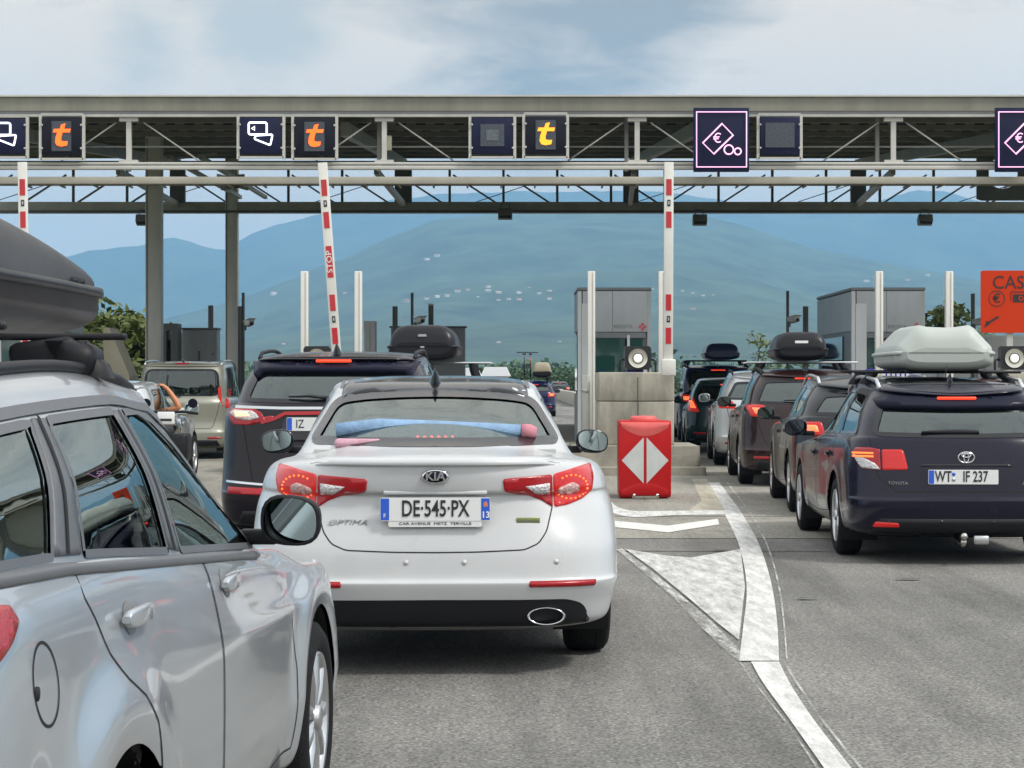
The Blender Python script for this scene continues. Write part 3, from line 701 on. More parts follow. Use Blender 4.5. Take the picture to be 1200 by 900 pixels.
    for sg in (1, -1):
        f = (lambda q: q) if sg == 1 else mirp
        t = c.patch('tail_light', M['red_lens'], 'B', f(rounded(inner, .012)), .006, .02, .018, bl); c.patch('clear_lens', M['clear_lens'], 'B', f(rounded(clr, .008)), .0085, .004, .015, t)
        t = c.patch('tail_light', M['red_lit'], 'B', f(rounded(outer, .015)), .007, .02, .018)
        c.patch('inner_lens', M['smoked'], 'B', f(rounded([(.592, .868), (.60, .905), (.67, .93), (.705, .912), (.70, .88), (.66, .868)], .012)), .0095, .004, .015, t)
        for i, a in enumerate(np.linspace(-2.5, 2.2, 17)):
            u, v = .665 + .082 * math.cos(a), .903 + .058 * math.sin(a); c.patch('led', M['amber'], 'B', f(circ(u, v, .0046, 10)), .0105, .003, .02, t)
        lamp(c, f(rounded([(.45, .437), (.775, .437), (.78, .463), (.452, .463)], .008)), M['red_lens'], 'reflector', .004, both=False, skirt=.01)
        for x in (.14, .585): c.patch('parking_sensor', M['white_paint'], 'B', circ(sg * x, .555, .013, 14), .003, .003)
    # lip on the boot edge
    mb = MB(); rows_ = []
    for x in np.linspace(-.585, .585, 41):
        k = (1 - abs(x / .585)**8); p, n = c.at('B', x, 1.015); q, n2 = c.at('B', x, 1.046)
        rows_.append([p + n * .001, p + n * .012 * k + np.array((0, -.012 * k, .004)), q + np.array((0, -.020 * k, .006 * k)), q + np.array((0, .02, .012 * k)), q + np.array((0, .10, .012)), q + np.array((0, .12, .0))])
    mb.grid(rows_); mb.build('boot_spoiler', M['white_paint'], bl)
    # badge, letters, plate
    p, n = c.at('B', 0, .967); b = MB(); b.lathe([(-.014, .001), (-.013, .060), (-.008, .066), (0, .067)], axis='y', n=40, sy=.54); bd = b.build('badge', M['chrome'], bl, (0, p[1] - .001, .967))
    b = MB(); b.lathe([(-.0148, .001), (-.0148, .056), (-.012, .0565)], axis='y', n=40, sy=.50); b.build('badge_field', M['visor'], bd)
    text('badge_letters', 'KIA', .058, M['chrome'], bd, (0, -.0155, 0), sx=1.05, ext=.002, bold=.0015)
    p, n = c.at('B', -.43, .745); text('model_letters', 'OPTIMA', .040, M['chrome'], bl, (-.425, p[1] - .004, .742), rot=(R(86), 0, R(-8)), sx=1.35, shear=.35)
    p, n = c.at('B', .45, .75); MB().box((.45, p[1] - .002, .752), (.115, .006, .026), (0, 0, R(9)), .002).build('trim_badge', M['lime'], bl); text('trim_letters', 'EcoDynamics', .018, M['chrome'], bl, (.45, p[1] - .0065, .752), rot=(R(90), 0, R(9)), sx=1.0, ext=.0008)
    pl = plate(c, 'DE·545·PX', 0.0, .81, .53, .112, style='fr', parent=bl, y=.052)
    fr = MB(); fr.prism(rounded([(-.225, -.085), (.225, -.085), (.225, -.05), (-.225, -.05)], .012), .002, .014); fr.build('plate_holder', M['plate'], pl)
    text('dealer_letters', 'CAR AVENUE  METZ  TERVILLE', .017, M['plate_ink'], pl, (0, .001, -.069), ext=.0008, sx=1.5)
    text('country_letter', 'F', .03, M['white_ink'], pl, (-.2425, -.0018, -.032), ext=.0008); text('department_number', '13', .042, M['white_ink'], pl, (.2425, -.0018, -.028), ext=.0008, bold=.001)
    MB().prism(rounded([(.232, .012), (.253, .012), (.253, .03), (.2425, .04), (.232, .03)], .004), -.0022, .001).build('region_mark', pm('plate red', (.6, .2, .12), .4), pl)
    MB().box((0, .078, .888), (.5, .03, .02), bev=.006).build('boot_handle', M['white_paint'], bl)
    # exhaust
    e = MB(); e.lathe([(.1, .08), (0, .088), (-.012, .092), (-.012, .084), (.0, .078), (.12, .076)], axis='y', n=36, sy=.46); ex = e.build('exhaust_pipe', M['chrome'], c.root, (.535, .055, .293))
    MB().add([(.077 * math.cos(a), .06, .077 * .46 * math.sin(a)) for a in np.linspace(0, 2 * math.pi, 25)[:-1]], [list(range(24))]).build('exhaust_bore', M['gap'], ex)
    c.patch('roof_glass', M['black_gloss'], 'T', rounded([(-.515, 1.485), (-.25, 1.448), (0, 1.442), (.25, 1.448), (.515, 1.485), (.48, 2.7), (-.48, 2.7)], .02), .003, .004, .05)
    for sg in (-1, 1): c.ribbon('roof_strip', M['trim'], 'T', [(sg * .515, 1.62), (sg * .53, 2.2), (sg * .50, 2.8)], .022, .003)
    fin(c, 1.57, .085, .066, .15)
    p, n = c.at('B', 0, 1.158, -.025); bh = MB().box((0, p[1], p[2]), (.22, .03, .02), bev=.006).build('brake_light', M['plastic'], c.root)
    for i in range(6): MB().lathe([(-.022, .001), (-.02, .008), (-.012, .009)], (-.09 + .036 * i, p[1], p[2] + .002), 'y', 12).build('led', M['brake'], bh)
    c.wheels((1.05, 3.84), .335, .905, .225, 10, R_=.386); c.floor(L, .86)
    c.mirror(3.02, 1.05, .985, .20, .145, M['black_gloss']); c.seats(2.75, .42, rear=1.55, hr=False)
    shelf = MB(); shelf.box((0, 1.08, 1.065), (1.24, .74, .02)); shelf.build('parcel_shelf', pm('pale shelf cloth', (.40, .42, .40), .9), c.root)
    for x in (-.4, 0., .4): MB().box((x, 1.5, 1.10), (.26, .09, .17), bev=.04).build('headrest', M['cloth'], c.root)
    return c
kia = white_saloon()
def inside(c, x, y, z):
    return c.root.matrix_basis @ Vector((x, y, z))
def roll():
    w = kia.root.matrix_basis; mt = pm('blue towel', (.20, .32, .48), .8, var=.25, vs=12, bump=.3, bs=40); t = thing('towel_roll', 'long pale blue towel roll with a pink end on the parcel shelf', 'towel', tuple(inside(kia, 0, .93, 1.12)), R(2.15))
    pts = [(-.52, 0, .045), (-.3, .012, .055), (0, -.01, .05), (.25, -.02, .045), (.46, -.03, .04)]
    MB().tube(pts, [.04, .055, .05, .044, .038], 16).build('roll', mt, t); MB().tube([(.45, -.03, .04), (.5, -.03, .038), (.53, -.031, .036)], [.044, .044, .03], 14).build('end_cap', pm('pink towel', (.5, .2, .24), .8), t)
    b = MB().box((0, 0, .022), (.6, .16, .045), bev=.02).build('folded_towel', pm('pink cloth', (.5, .28, .34), .9, var=.2, vs=20)); b.location = inside(kia, -.22, .80, 1.085); b.rotation_euler = (0, 0, R(4)); tag(b, 'folded pink cloth lying behind the blue roll in the saloon', 'towel')
roll()
# ------------------------------------------------------------------ the silver estate (left foreground)
FY = -3.4; FP = (-1.735, 3.195)
def silver_estate():
    d = dict(L=4.47, W=.905, H=1.475, zb=1.055, zbf=.875, yw=.10, yt=.30, zt=1.36, wt=.685, hood=1.12, wst=1.98, zhood=.78, n=5., br=.50, wb=.905, sh=(.972, .945), wfk=.87)
    rows, roof, belt = wagon_rows(**d)
    c = Car('estate_car', 'silver estate with black roof rails in the left foreground, partly out of the picture', 'car', (*FP,), FY, rows, 8, 36, 190, 24, bumps=[(.96, .32, .43, .034, .075), (3.58, .32, .42, .030, .07)])
    c.arch(.96, .32, .372); c.arch(3.58, .32, .372)
    bl = curve([(0, 1.10), (.8, 1.076), (1.8, 1.008), (3.0, .925), (3.4, .90)]); zhi = lambda y: roof(y) - .118
    g = M['glass_side']
    P1 = windows_line(bl, zhi, (.26, .82), (.55, .99)); P2 = windows_line(bl, zhi, (1.03, 1.76), (1.10, 1.67))
    nA = [(2.98, float(bl(np.array([2.98]))[0])), (2.80, 1.06), (2.6, 1.17), (2.42, 1.262), (2.25, 1.325), (2.08, 1.352)]
    P3 = [(y, float(bl(np.array([y]))[0])) for y in np.linspace(1.90, 2.94, 6)] + nA + [(1.82, float(zhi(np.array([1.84]))[0]))]
    for s_ in 'LR':
        c.window(s_, rounded(P1, [.04] + [.0] * 10 + [.06]), g, M['trim'], .018, .035, 'quarter_window'); c.window(s_, rounded(P2, .02), g, M['trim'], .018, .035, 'side_window'); c.window(s_, rounded(P3, .02), g, M['trim'], .018, .035, 'side_window')
    c.window('B', rounded([(-.70, 1.13), (.70, 1.13), (.60, 1.335), (-.60, 1.335)], .06), M['glass_rear'], tw=.04, name='rear_window')
    c.window('F', rounded([(-.66, .99), (.66, .99), (.56, 1.36), (-.56, 1.36)], .06), g, tw=.03, name='windscreen')
    rd = [(.83, 1.052), (.835, 1.0), (.875, .955), (.93, .88), (1.0, .82), (1.08, .775), (1.15, .71), (1.20, .62), (1.25, .5), (1.30, .36), (1.36, .30), (1.93, .295), (1.955, .6), (1.965, .973), (1.8, .985), (1.3, 1.02)]
    fd = [(1.977, .973), (1.967, .6), (1.942, .295), (3.08, .31), (3.12, .55), (3.10, .70), (2.96, .80), (2.6, .905)]
    bt = [(.20, 1.072), (.8, 1.048), (1.8, .980), (2.6, .924), (3.06, .884)]; bt = pchip(bt, 6)
    for s_ in 'LR': c.region('panel', s_, rd, name='door'); c.region('panel', s_, fd, name='door', gap=fd[:5] + [(3.105, .70)])
    for s_ in 'R': c.region('panel', s_, circ(.505, .882, .074, 40), name='fuel_flap')
    c.lining = M['cloth']
    c.finish(M['silver_paint'])
    for k, dr in enumerate(c.parts['door']): handle(c, 'L' if k < 2 else 'R', (1.135, 2.16)[k % 2], (.935, .905)[k % 2], M['silver_paint'], .20, .040, dr, .030)
    ff = c.parts['fuel_flap'][0]; p, n = c.at('R', .445, .874); MB().lathe([(-.01, .014), (.003, .013), (.004, .001)], tuple(p), 'x', 16).build('flap_catch', M['gap'], ff)
    for s_ in 'RL':
        sg = 1 if s_ == 'R' else -1; rows_ = []
        for y in np.linspace(.20, 3.07, 60):
            z = float(np.interp(y, [.16, .8, 1.8, 2.6, 3.08], [1.084, 1.060, .992, .935, .896])); x0 = max(abs(c.at(s_, y, z + dz)[0][0]) for dz in (-.012, -.006, 0, .006, .012)); k = min(1, (3.07 - y) / .1, (y - .19) / .1)
            rows_.append([(sg * (x0 + a * k), y, z + b * (.4 + .6 * k)) for a, b in ((-.05, -.011), (.003, -.011), (.006, -.007), (.005, .005), (.001, .010), (-.05, .011))])
        MB().grid(rows_).build('belt_moulding', M['trim'], c.root)
        top = [(y, float(roof(np.array([y]))[0]) - .098) for y in np.linspace(.42, 2.05, 10)] + [(2.25, 1.352), (2.44, 1.29), (2.62, 1.20), (2.83, 1.085), (3.02, .965)]
        c.ribbon('roof_trim', M['trim'], s_, top, .022, .006, res=.04)
        c.patch('pillar_cover', M['trim'], s_, [(1.775, 1.02), (1.885, 1.005), (1.808, 1.352), (1.683, 1.353)], .003, .004); c.patch('pillar_cover', M['trim'], s_, [(.84, 1.08), (1.015, 1.07), (1.088, 1.345), (1.003, 1.345)], .003, .004)
        c.ribbon('pillar_gap', M['gap'], s_, [(.92, 1.078), (.98, 1.2), (1.045, 1.35)], .016, .006); c.ribbon('pillar_gap', M['gap'], s_, [(1.83, 1.01), (1.745, 1.355)], .016, .006)
    lm = [('B', .60, .89), ('B', .60, 1.03), ('R', .22, 1.055), ('R', .385, 1.034), ('R', .405, 1.006), ('R', .35, .975), ('R', .25, .938), ('B', .70, .90)]
    for sg in (1, -1):
        cc = (.45 * sg, .62); pts = [(m if m == 'B' or sg == 1 else 'L', u * (sg if m == 'B' else 1), v) for m, u, v in lm]
        c.patch('tail_light', M['red_lens'], cc, rounded(c.cyl(cc, pts), .01), .006, .012, .03)
        c.ribbon('lamp_edge', M['alloy'], cc, offset_poly(rounded(c.cyl(cc, pts), .01), .006), .012, .004, True, .02)
        c.tube_on('roof_rail', M['plastic'], 'T', [(sg * .585, .42), (sg * .61, .8), (sg * .61, 1.6), (sg * .585, 2.28)], .014, .012)
    plate(c, '', 0, .80)
    crossbar(c, 1.79, 1.530, .70, .585, .013); crossbar(c, .84, 1.530, .70, .595, .013)
    for sg in (1,):
        for y in (1.79, .86): MB().box((sg * .585, y, 1.475), (.10, .13, .085), (0, R(18), 0), .03).build('rack_clamp', M['plastic'], c.root); MB().box((sg * .50, y + .01, 1.487), (.17, .085, .075), (0, R(-8), 0), .022).build('rack_clamp', M['plastic'], c.root)
    c.wheels((.96, 3.58), .32, .893, .205, 9, R_=.373); c.floor(4.47, .84)
    c.mirror(2.90, 1.012, .910, .168, .146, M['plastic']); c.seats(2.05, .45, rear=1.15)
    sw = MB(); sw.tube([(.18 * math.cos(a), -.05 * math.sin(a), .18 * math.sin(a)) for a in np.linspace(0, 2 * math.pi, 25)[:-1]], .015, 8, closed=True); sw.bar((-.17, 0, 0), (.17, 0, 0), .05, .02); sw.build('steering_wheel', M['plastic'], c.root, (-.36, 2.62, .92), (R(-20), 0, 0))
    MB().box((0, 2.98, .84), (1.35, .5, .14), (R(-6), 0, 0), .06).build('dashboard', M['plastic'], c.root)
    return c
estate = silver_estate()
pb = MB(); pb.grid([[(.26 * (math.copysign(abs(math.cos(b))**.7, math.cos(b))) * math.cos(a)**.6 if math.cos(a) > 0 else 0, .12 * math.sin(b) * max(0, math.cos(a))**.6, .2 * math.sin(a)) for b in np.linspace(0, 2 * math.pi, 25)[:-1]] for a in np.linspace(-math.pi / 2 + .01, math.pi / 2 - .01, 14)], closed=True)
po = pb.build('pillow', pm('pale mint cloth', (.45, .6, .52), .9, var=.1, vs=9)); po.location = inside(estate, .35, .62, 1.02); po.rotation_euler = (R(10), 0, R(80)); tag(po, 'pale mint pillow in the boot of the silver estate', 'pillow')
rb = roof_box('roof_box', 'large matt black roof box on the silver estate in the left foreground', inside(estate, -.02, .70, 1.553), FY, 2.22, .82, .345, M['boxplastic'], nose=1.30, tail=.35, wn=.90, nm=.33)
for y in (.62, 1.86):
    for dy in (0, .075):
        f_ = max(0, min(1, (2.22 - y - dy) / 1.30)); MB().lathe([(-.01, .016), (.008, .015), (.012, .010), (.012, .001)], (.41 * (1 - (1 - f_)**2.4 * .10) * .972, y + dy, .148), 'x', 14).build('lid_bolt', M['plastic'], rb)
for y in (.55, 1.15): MB().box((.30, y, .0), (.10, .2, .05), bev=.015).build('mount_clamp', M['plastic'], rb)
# ------------------------------------------------------------------ the navy estate (right)
def navy_estate():
    d = dict(L=4.765, W=.905, H=1.465, zb=.975, zbf=.90, yw=.13, yt=.52, zt=1.285, wt=.62, axle=1.06, base=2.70, r=.322, hood=1.15, wst=2.05, n=3.4, br=.62, wb=.90, lampz=(.735, .90))
    rw = rounded([(-.70, 1.0), (0, .985), (.70, 1.0), (.60, 1.24), (.52, 1.268), (0, 1.283), (-.52, 1.268), (-.60, 1.24)], [.08, .3, .08, .1, .1, .3, .1, .1], 5)
    c = generic('estate_car', 'navy estate with a grey roof box, towing ball and German number plate, right foreground', (3.53, 15.85), -1.7, d, M['navy_paint'], hi=True, lit=False, rear_win=rw, lamps=[(.0, .0), (.01, 0), (.01, .01)] and [(.45, .74), (.640, .735), (.640, .893), (.48, .893)], lampmat=M['red_lit'], rails=M['pale_silver'], spokes=5, wiper=False, refl=False)
    cc0 = (.4, .7)
    for sg in (1, -1):
        cc = (.4 * sg, .7); sd = 'R' if sg == 1 else 'L'
        P = lambda l: c.cyl(cc, [(m if m == 'B' else sd, u * (sg if m == 'B' else 1), v) for m, u, v in l])
        t = c.patch('tail_light', M['red_lens'], cc, rounded(P([('B', .652, .735), ('B', .652, .893), ('R', .22, .905), ('R', .34, .905), ('R', .36, .86), ('R', .25, .765), ('B', .78, .745)]), .01), .006, .015, .03)
        c.patch('clear_lens', M['clear_lens'], cc, rounded(P([('B', .655, .738), ('B', .69, .785), ('B', .76, .822), ('R', .345, .855), ('R', .25, .768), ('B', .78, .748)]), .008), .0085, .004, .025, t)
        for zz in (.855, .83): c.patch('lit_bar', M['amber'], cc, rounded(P([('B', .70, zz), ('B', .84, zz), ('B', .84, zz + .014), ('B', .70, zz + .014)]), .003), .0095, .003, .02, t)
    # visor, with the spoiler's dark reflection painted on the upper screen; brake strip, wiper
    c.patch('visor_and_shade', M['visor'], 'B', rounded([(-.60, 1.215), (0, 1.20), (.60, 1.215), (.64, 1.265), (.55, 1.292), (0, 1.302), (-.55, 1.292), (-.64, 1.265)], [.1, .3, .1, .03, .05, .3, .05, .03]), .03, .035, .03)
    p, n = c.at('B', 0, 1.295, .035); MB().box((0, p[1] - .012, 1.293), (.31, .02, .022), bev=.006).build('brake_light', M['brake'], c.root)
    p, n = c.at('B', .0, 1.035, .03); MB().grid([[(x, p[1] - .0 + a, z) for a, z in ((.01, 1.022 - k * .3), (-.012, 1.03), (.01, 1.036 + k * .35))] for x, k in ((-.33, .005), (-.2, .03), (-.05, .045), (.08, .04), (.12, .02))]).build('wiper', M['plastic'], c.root)
    # badge
    p, n = c.at('B', 0, .83); bd = MB(); y = p[1] - .006
    for (a, b, cx_, cz_) in ((.062, .042, 0, 0), (.018, .036, 0, -.004), (.036, .016, 0, .018)): bd.tube([(cx_ + a * math.cos(t), 0, cz_ + b * math.sin(t)) for t in np.linspace(0, 2 * math.pi, 37)[:-1]], .0058, 8, closed=True)
    bd.build('badge', M['chrome'], c.root, (0, y, .835))
    c.patch('tailgate_strip', M['black_gloss'], 'B', [(-.36, .765), (.36, .765), (.33, .782), (-.33, .782)], .006, .006)
    pl = plate(c, '', -.03, .685, .54, .112); text('plate_characters', 'WT', .118, M['plate_ink'], pl, (-.155, -.002, 0), sx=.66, ext=.001, bold=.0016); text('plate_characters', 'IF 237', .118, M['plate_ink'], pl, (.092, -.002, 0), sx=.66, ext=.001, bold=.0016); MB().lathe([(-.003, .001), (-.003, .014), (0, .0145)], (-.075, 0, .022), 'y', 16).build('seal', M['plate_blue'], pl); MB().lathe([(-.003, .001), (-.003, .014), (0, .0145)], (-.075, 0, -.020), 'y', 16).build('seal', M['alloy'], pl)
    text('maker_letters', 'TOYOTA', .034, M['chrome'], c.root, (-.53, c.at('B', -.53, .64)[0][1] - .004, .635), rot=(R(88), 0, R(-10)), sx=1.1); text('model_letters', 'AVENSIS', .034, M['chrome'], c.root, (.50, c.at('B', .5, .64)[0][1] - .004, .635), rot=(R(88), 0, R(10)), sx=1.2)
    lamp(c, rounded([(.52, .295), (.72, .295), (.70, .335), (.53, .328)], .01), M['red_lit'], 'reflector', .006)
    for x in (-.2, .2, -.6, .6): c.patch('parking_sensor', M['black_gloss'], 'B', circ(x, .335, .012, 12), .004, .003)
    h = MB(); h.tube([(0, .25, .20), (0, .02, .17), (0, -.06, .17), (0, -.10, .20)], .022, 10); h.lathe([(.02 * math.sin(0), .0)], n=3) if False else None
    h.grid([[(.03 * math.cos(a) * math.cos(b), -.10 + .03 * math.cos(a) * math.sin(b), .235 + .03 * math.sin(a)) for b in np.linspace(0, 2 * math.pi, 17)[:-1]] for a in np.linspace(-1.5, 1.5, 9)], closed=True); h.build('tow_ball', M['steel'], c.root, (-.05, 0, .0))
    MB().box((.10, .0, .2), (.12, .05, .07), bev=.015).build('tow_socket', M['alloy'], c.root)
    c.patch('roof_glass', M['black_gloss'], 'T', rounded([(-.50, .72), (.50, .72), (.47, 2.3), (-.47, 2.3)], .08), .003, .004, .06)
    crossbar(c, 1.35, 1.505, .70, .57, .018); crossbar(c, 2.05, 1.515, .70, .57, .018)
    MB().tube([(0, 0, 0), (.01, .04, .12)], [.005, .003], 6).build('antenna', M['plastic'], c.root, tuple(c.at('T', .0, .95)[0]))
    return c
navy = navy_estate()
gb = roof_box('roof_box', 'pale grey green faceted roof box on the navy estate', inside(navy, .02, 1.05, 1.515), -1.7, 1.95, .82, .385, M['greybox'], M['greybox'], nose=.9, tail=.12, style='facet', wn=.55, nm=.2)
MB().box((0, .75, .0), (.6, 1.2, .03), bev=.01).build('base_plate', M['plastic'], gb)
# ------------------------------------------------------------------ the dark SUV ahead of the silver estate
def dark_suv():
    d = dict(L=4.78, W=.95, H=1.70, zb=1.225, zbf=1.14, yw=.13, yt=.55, zt=1.585, wt=.715, axle=1.0, base=2.85, r=.37, hood=1.2, wst=2.2, zhood=1.0, n=3.6, br=.6, wb=.88, lampz=(1.07, 1.26))
    c = generic('suv', 'dark plum SUV with a red light strip, ahead of the silver estate', (wx(383, 16.8), 16.8), -1.6, d, M['dark_paint'], hi=True, lit=False, lamps=[(.45, 1.10), (.62, 1.085), (.62, 1.12), (.45, 1.145)], lampmat=M['red_lens'], plate_z=None, refl=False)
    for sg in (1, -1):
        cc = (.45 * sg, .65); sd = 'R' if sg == 1 else 'L'; P = lambda l: c.cyl(cc, [(m if m == 'B' else sd, u * (sg if m == 'B' else 1), v) for m, u, v in l])
        t = c.patch('tail_light', M['red_lens'], cc, rounded(P([('B', .52, 1.10), ('B', .66, 1.065), ('R', .22, 1.07), ('R', .34, 1.17), ('R', .30, 1.205), ('B', .62, 1.195), ('B', .56, 1.17)]), .012), .006, .015, .03)
        c.patch('clear_lens', M['clear_lens'], cc, rounded(P([('B', .575, 1.125), ('B', .66, 1.105), ('R', .2, 1.115), ('R', .30, 1.165), ('R', .27, 1.19), ('B', .64, 1.182), ('B', .60, 1.16)]), .01), .009, .004, .025, t)
        c.patch('lit_bar', pm('warm lit bulb', (1., .6, .35), .3, emit=.45), cc, rounded(P([('B', .78, 1.13), ('R', .15, 1.135), ('R', .18, 1.175), ('B', .80, 1.175)]), .01), .011, .003, .03, t)
    c.ribbon('light_strip', M['red_lens'], 'B', [(-.56, 1.085), (-.45, 1.115), (-.36, 1.16), (0, 1.165), (.36, 1.16), (.45, 1.115), (.56, 1.085)], .028, .010); c.ribbon('chrome_strip', M['pale_silver'], 'B', [(-.8, 1.215), (-.4, 1.205), (.4, 1.205), (.8, 1.215)], .022, .004)
    c.patch('plate_recess', M['black_gloss'], 'B', rounded([(-.44, .93), (.44, .93), (.36, 1.12), (-.36, 1.12)], .03), .003, .004)
    pl = plate(c, '', -.08, 1.075, .52, .11, .02); text('plate_characters', 'IZ', .098, M['plate_ink'], pl, (-.15, -.002, 0), sx=.8, ext=.001); p, n = c.at('B', 0, 1.615)
    c.patch('visor_and_shade', M['visor'], 'B', rounded([(-.66, 1.44), (-.60, 1.50), (.60, 1.50), (.66, 1.44), (.70, 1.60), (-.70, 1.60)], .04), .035, .04, .04)  # visor patch also paints the spoiler's shade on the upper glass
    MB().box((0, p[1] - .035, 1.60), (.30, .02, .024), bev=.006).build('brake_light', M['brake'], c.root)
    c.ribbon('bumper_chrome', M['chrome'], 'B', [(-.86, .60), (-.5, .575), (.5, .575), (.86, .60)], .018, .006); lamp(c, rounded([(.50, .49), (.84, .50), (.84, .555), (.50, .545)], .01), M['red_lens'], 'reflector', .006)
    fin(c, .72, .10, .08, .17)
    return c
suv = dark_suv()
# ------------------------------------------------------------------ the rest of the queue
def D_(**k): return dict(dict(L=4.5, W=.90, H=1.48, zb=1.02, zbf=.95, yw=.12, yt=.45, zt=1.31, wt=.62, axle=.95, base=2.68, r=.325), **k)
Q = 'cars queueing in the lane right of the toll island'
c = generic('estate_car', 'anthracite estate with silver roof rails and no roof load, between navy estate and brown car', (3.86, 21.45), -3.2, D_(L=4.7, H=1.50, zb=1.04), M['grey_dark'], Q, lit=True, plate_z=.8, rails=M['pale_silver'], lamps=[(.56, .86), (.82, .87), (.84, 1.0), (.60, 1.0)])
brown = generic('people_carrier', 'dark red brown people carrier with a small black roof box and lit tail lights', (4.02, 27.6), -3.0, D_(L=4.5, W=.92, H=1.62, zb=1.10, zbf=1.03, zt=1.46, wt=.66, hood=.95, r=.335), M['brown_paint'], Q, lit=True, plate_z=.74, lamps=[(.50, .93), (.78, .96), (.86, 1.12), (.62, 1.11), (.48, 1.02)], glass='glass_dark')
crossbar(brown, 1.25, 1.70, .78, .58, .02, M['alloy']); crossbar(brown, 2.1, 1.70, .78, .58, .02, M['alloy'])
bb = roof_box('roof_box', 'small black roof box with a white label on the brown people carrier', inside(brown, -.05, .75, 1.722), -3., 1.9, .74, .40, M['boxplastic'], nose=.8, tail=.2)
MB().prism([(-.09, .24), (.09, .24), (.09, .275), (-.09, .275)], -.004, .02).build('label', M['white_ink'], bb)
sv = generic('suv', 'pale silver crossover standing between the concrete block and the brown car', (4.30, 34.2), -3.2, D_(L=4.35, W=.90, H=1.63, zb=1.10, zbf=1.04, zt=1.44, r=.345), M['pale_silver'], Q, lit=True, plate_z=.95, lamps=[(.55, .98), (.82, .98), (.86, 1.10), (.6, 1.1)])
tl = generic('hatchback', 'dark teal hatchback half hidden between the silver crossover and the concrete block', (4.36, 41.), -3., D_(L=4.1, W=.87, H=1.52, zb=1.0, zt=1.36, base=2.5), M['teal_paint'], Q, lit=True, plate_z=.8, rails=False, lamps=[(.6, .82), (.82, .84), (.80, 1.12), (.72, 1.12)])
vn = generic('van', 'dark blue van at the head of the visible queue with a navy roof box', (4.95, 49.), -2., D_(L=4.9, W=.95, H=1.86, zb=1.15, zbf=1.1, yw=.08, yt=.25, zt=1.7, wt=.78, base=3.0, r=.34, hood=.9, wst=1.6), M['blue_paint'], Q, lit=True, plate_z=.8, rails=True, cat='van')
crossbar(vn, 1., 1.95, .75, .7, .02); crossbar(vn, 2.4, 1.95, .75, .7, .02)
roof_box('roof_box', 'navy blue roof box on the dark blue van', inside(vn, .12, .55, 1.97), -2., 2.0, .86, .40, M['bluebox'], nose=.8, tail=.2)
# left lanes
bx = generic('hatchback', 'dark car carrying a black roof box ahead of the plum SUV, mostly hidden', (wx(500, 25), 25), -1., D_(L=4.4, H=1.49, zb=1.0, W=.88), M['teal_paint'], lit=False, plate_z=.8, rails=True)
crossbar(bx, .95, 1.665, .76, .55, .02, M['alloy']); crossbar(bx, 1.8, 1.665, .76, .55, .02, M['alloy'])
b2 = roof_box('roof_box', 'black roof box with a pale emblem ahead of the plum SUV', inside(bx, -.06, .1, 1.69), -1., 2.1, .86, .44, M['boxplastic'], nose=.9, tail=.22)
MB().prism(rounded([(-.055, .29), (.055, .29), (.05, .32), (-.05, .32)], .01), -.003, .03).build('emblem', M['chrome'], b2); MB().box((0, .0, .16), (.05, .012, .02), bev=.004).build('lock', M['alloy'], b2)
tan = generic('people_carrier', 'sage beige boxy people carrier with roof bars in the left lane', (wx(211, 37.5), 37.5), 0.5, D_(L=4.38, W=.90, H=1.83, zb=1.12, zbf=1.08, yw=.05, yt=.16, zt=1.69, wt=.76, base=2.73, r=.32, hood=.85, wst=1.7, n=3.6, wb=.9), M['tan_paint'], lit=False, plate_z=.9, rails=M['pale_silver'], glass='glass_clear', lamps=[(.80, .95), (.895, .95), (.89, 1.36), (.80, 1.30)], lampmat=M['red_lit'], rear_win=rounded([(-.70, 1.17), (.70, 1.17), (.67, 1.66), (-.67, 1.66)], .15, 6))
p, n = tan.at('B', 0, 1.755); MB().box((0, p[1] - .01, 1.765), (.24, .03, .03), bev=.008).build('brake_light', M['red_lens'], tan.root)
far1 = generic('hatchback', 'dark car beyond the barrier with a tan roof box and bicycles on its roof', (wx(626, 84), 84), -1., D_(H=1.5), M['blue_paint'], lit=True, plate_z=.8, rails=True)
crossbar(far1, .9, 1.6, .72, .55, .02); crossbar(far1, 1.9, 1.6, .72, .55, .02)
roof_box('roof_box', 'tan roof box on the far dark car beside the bicycles', inside(far1, .32, .5, 1.63), -1., 1.8, .78, .62, M['tanbox'], M['plastic'], nose=.7, tail=.25)
far2 = generic('hatchback', 'small grey car driving away, farthest car on the road', (wx(656, 170), 170), 1., D_(H=1.5), M['grey_dark'], lit=True, plate_z=.8, rails=False)
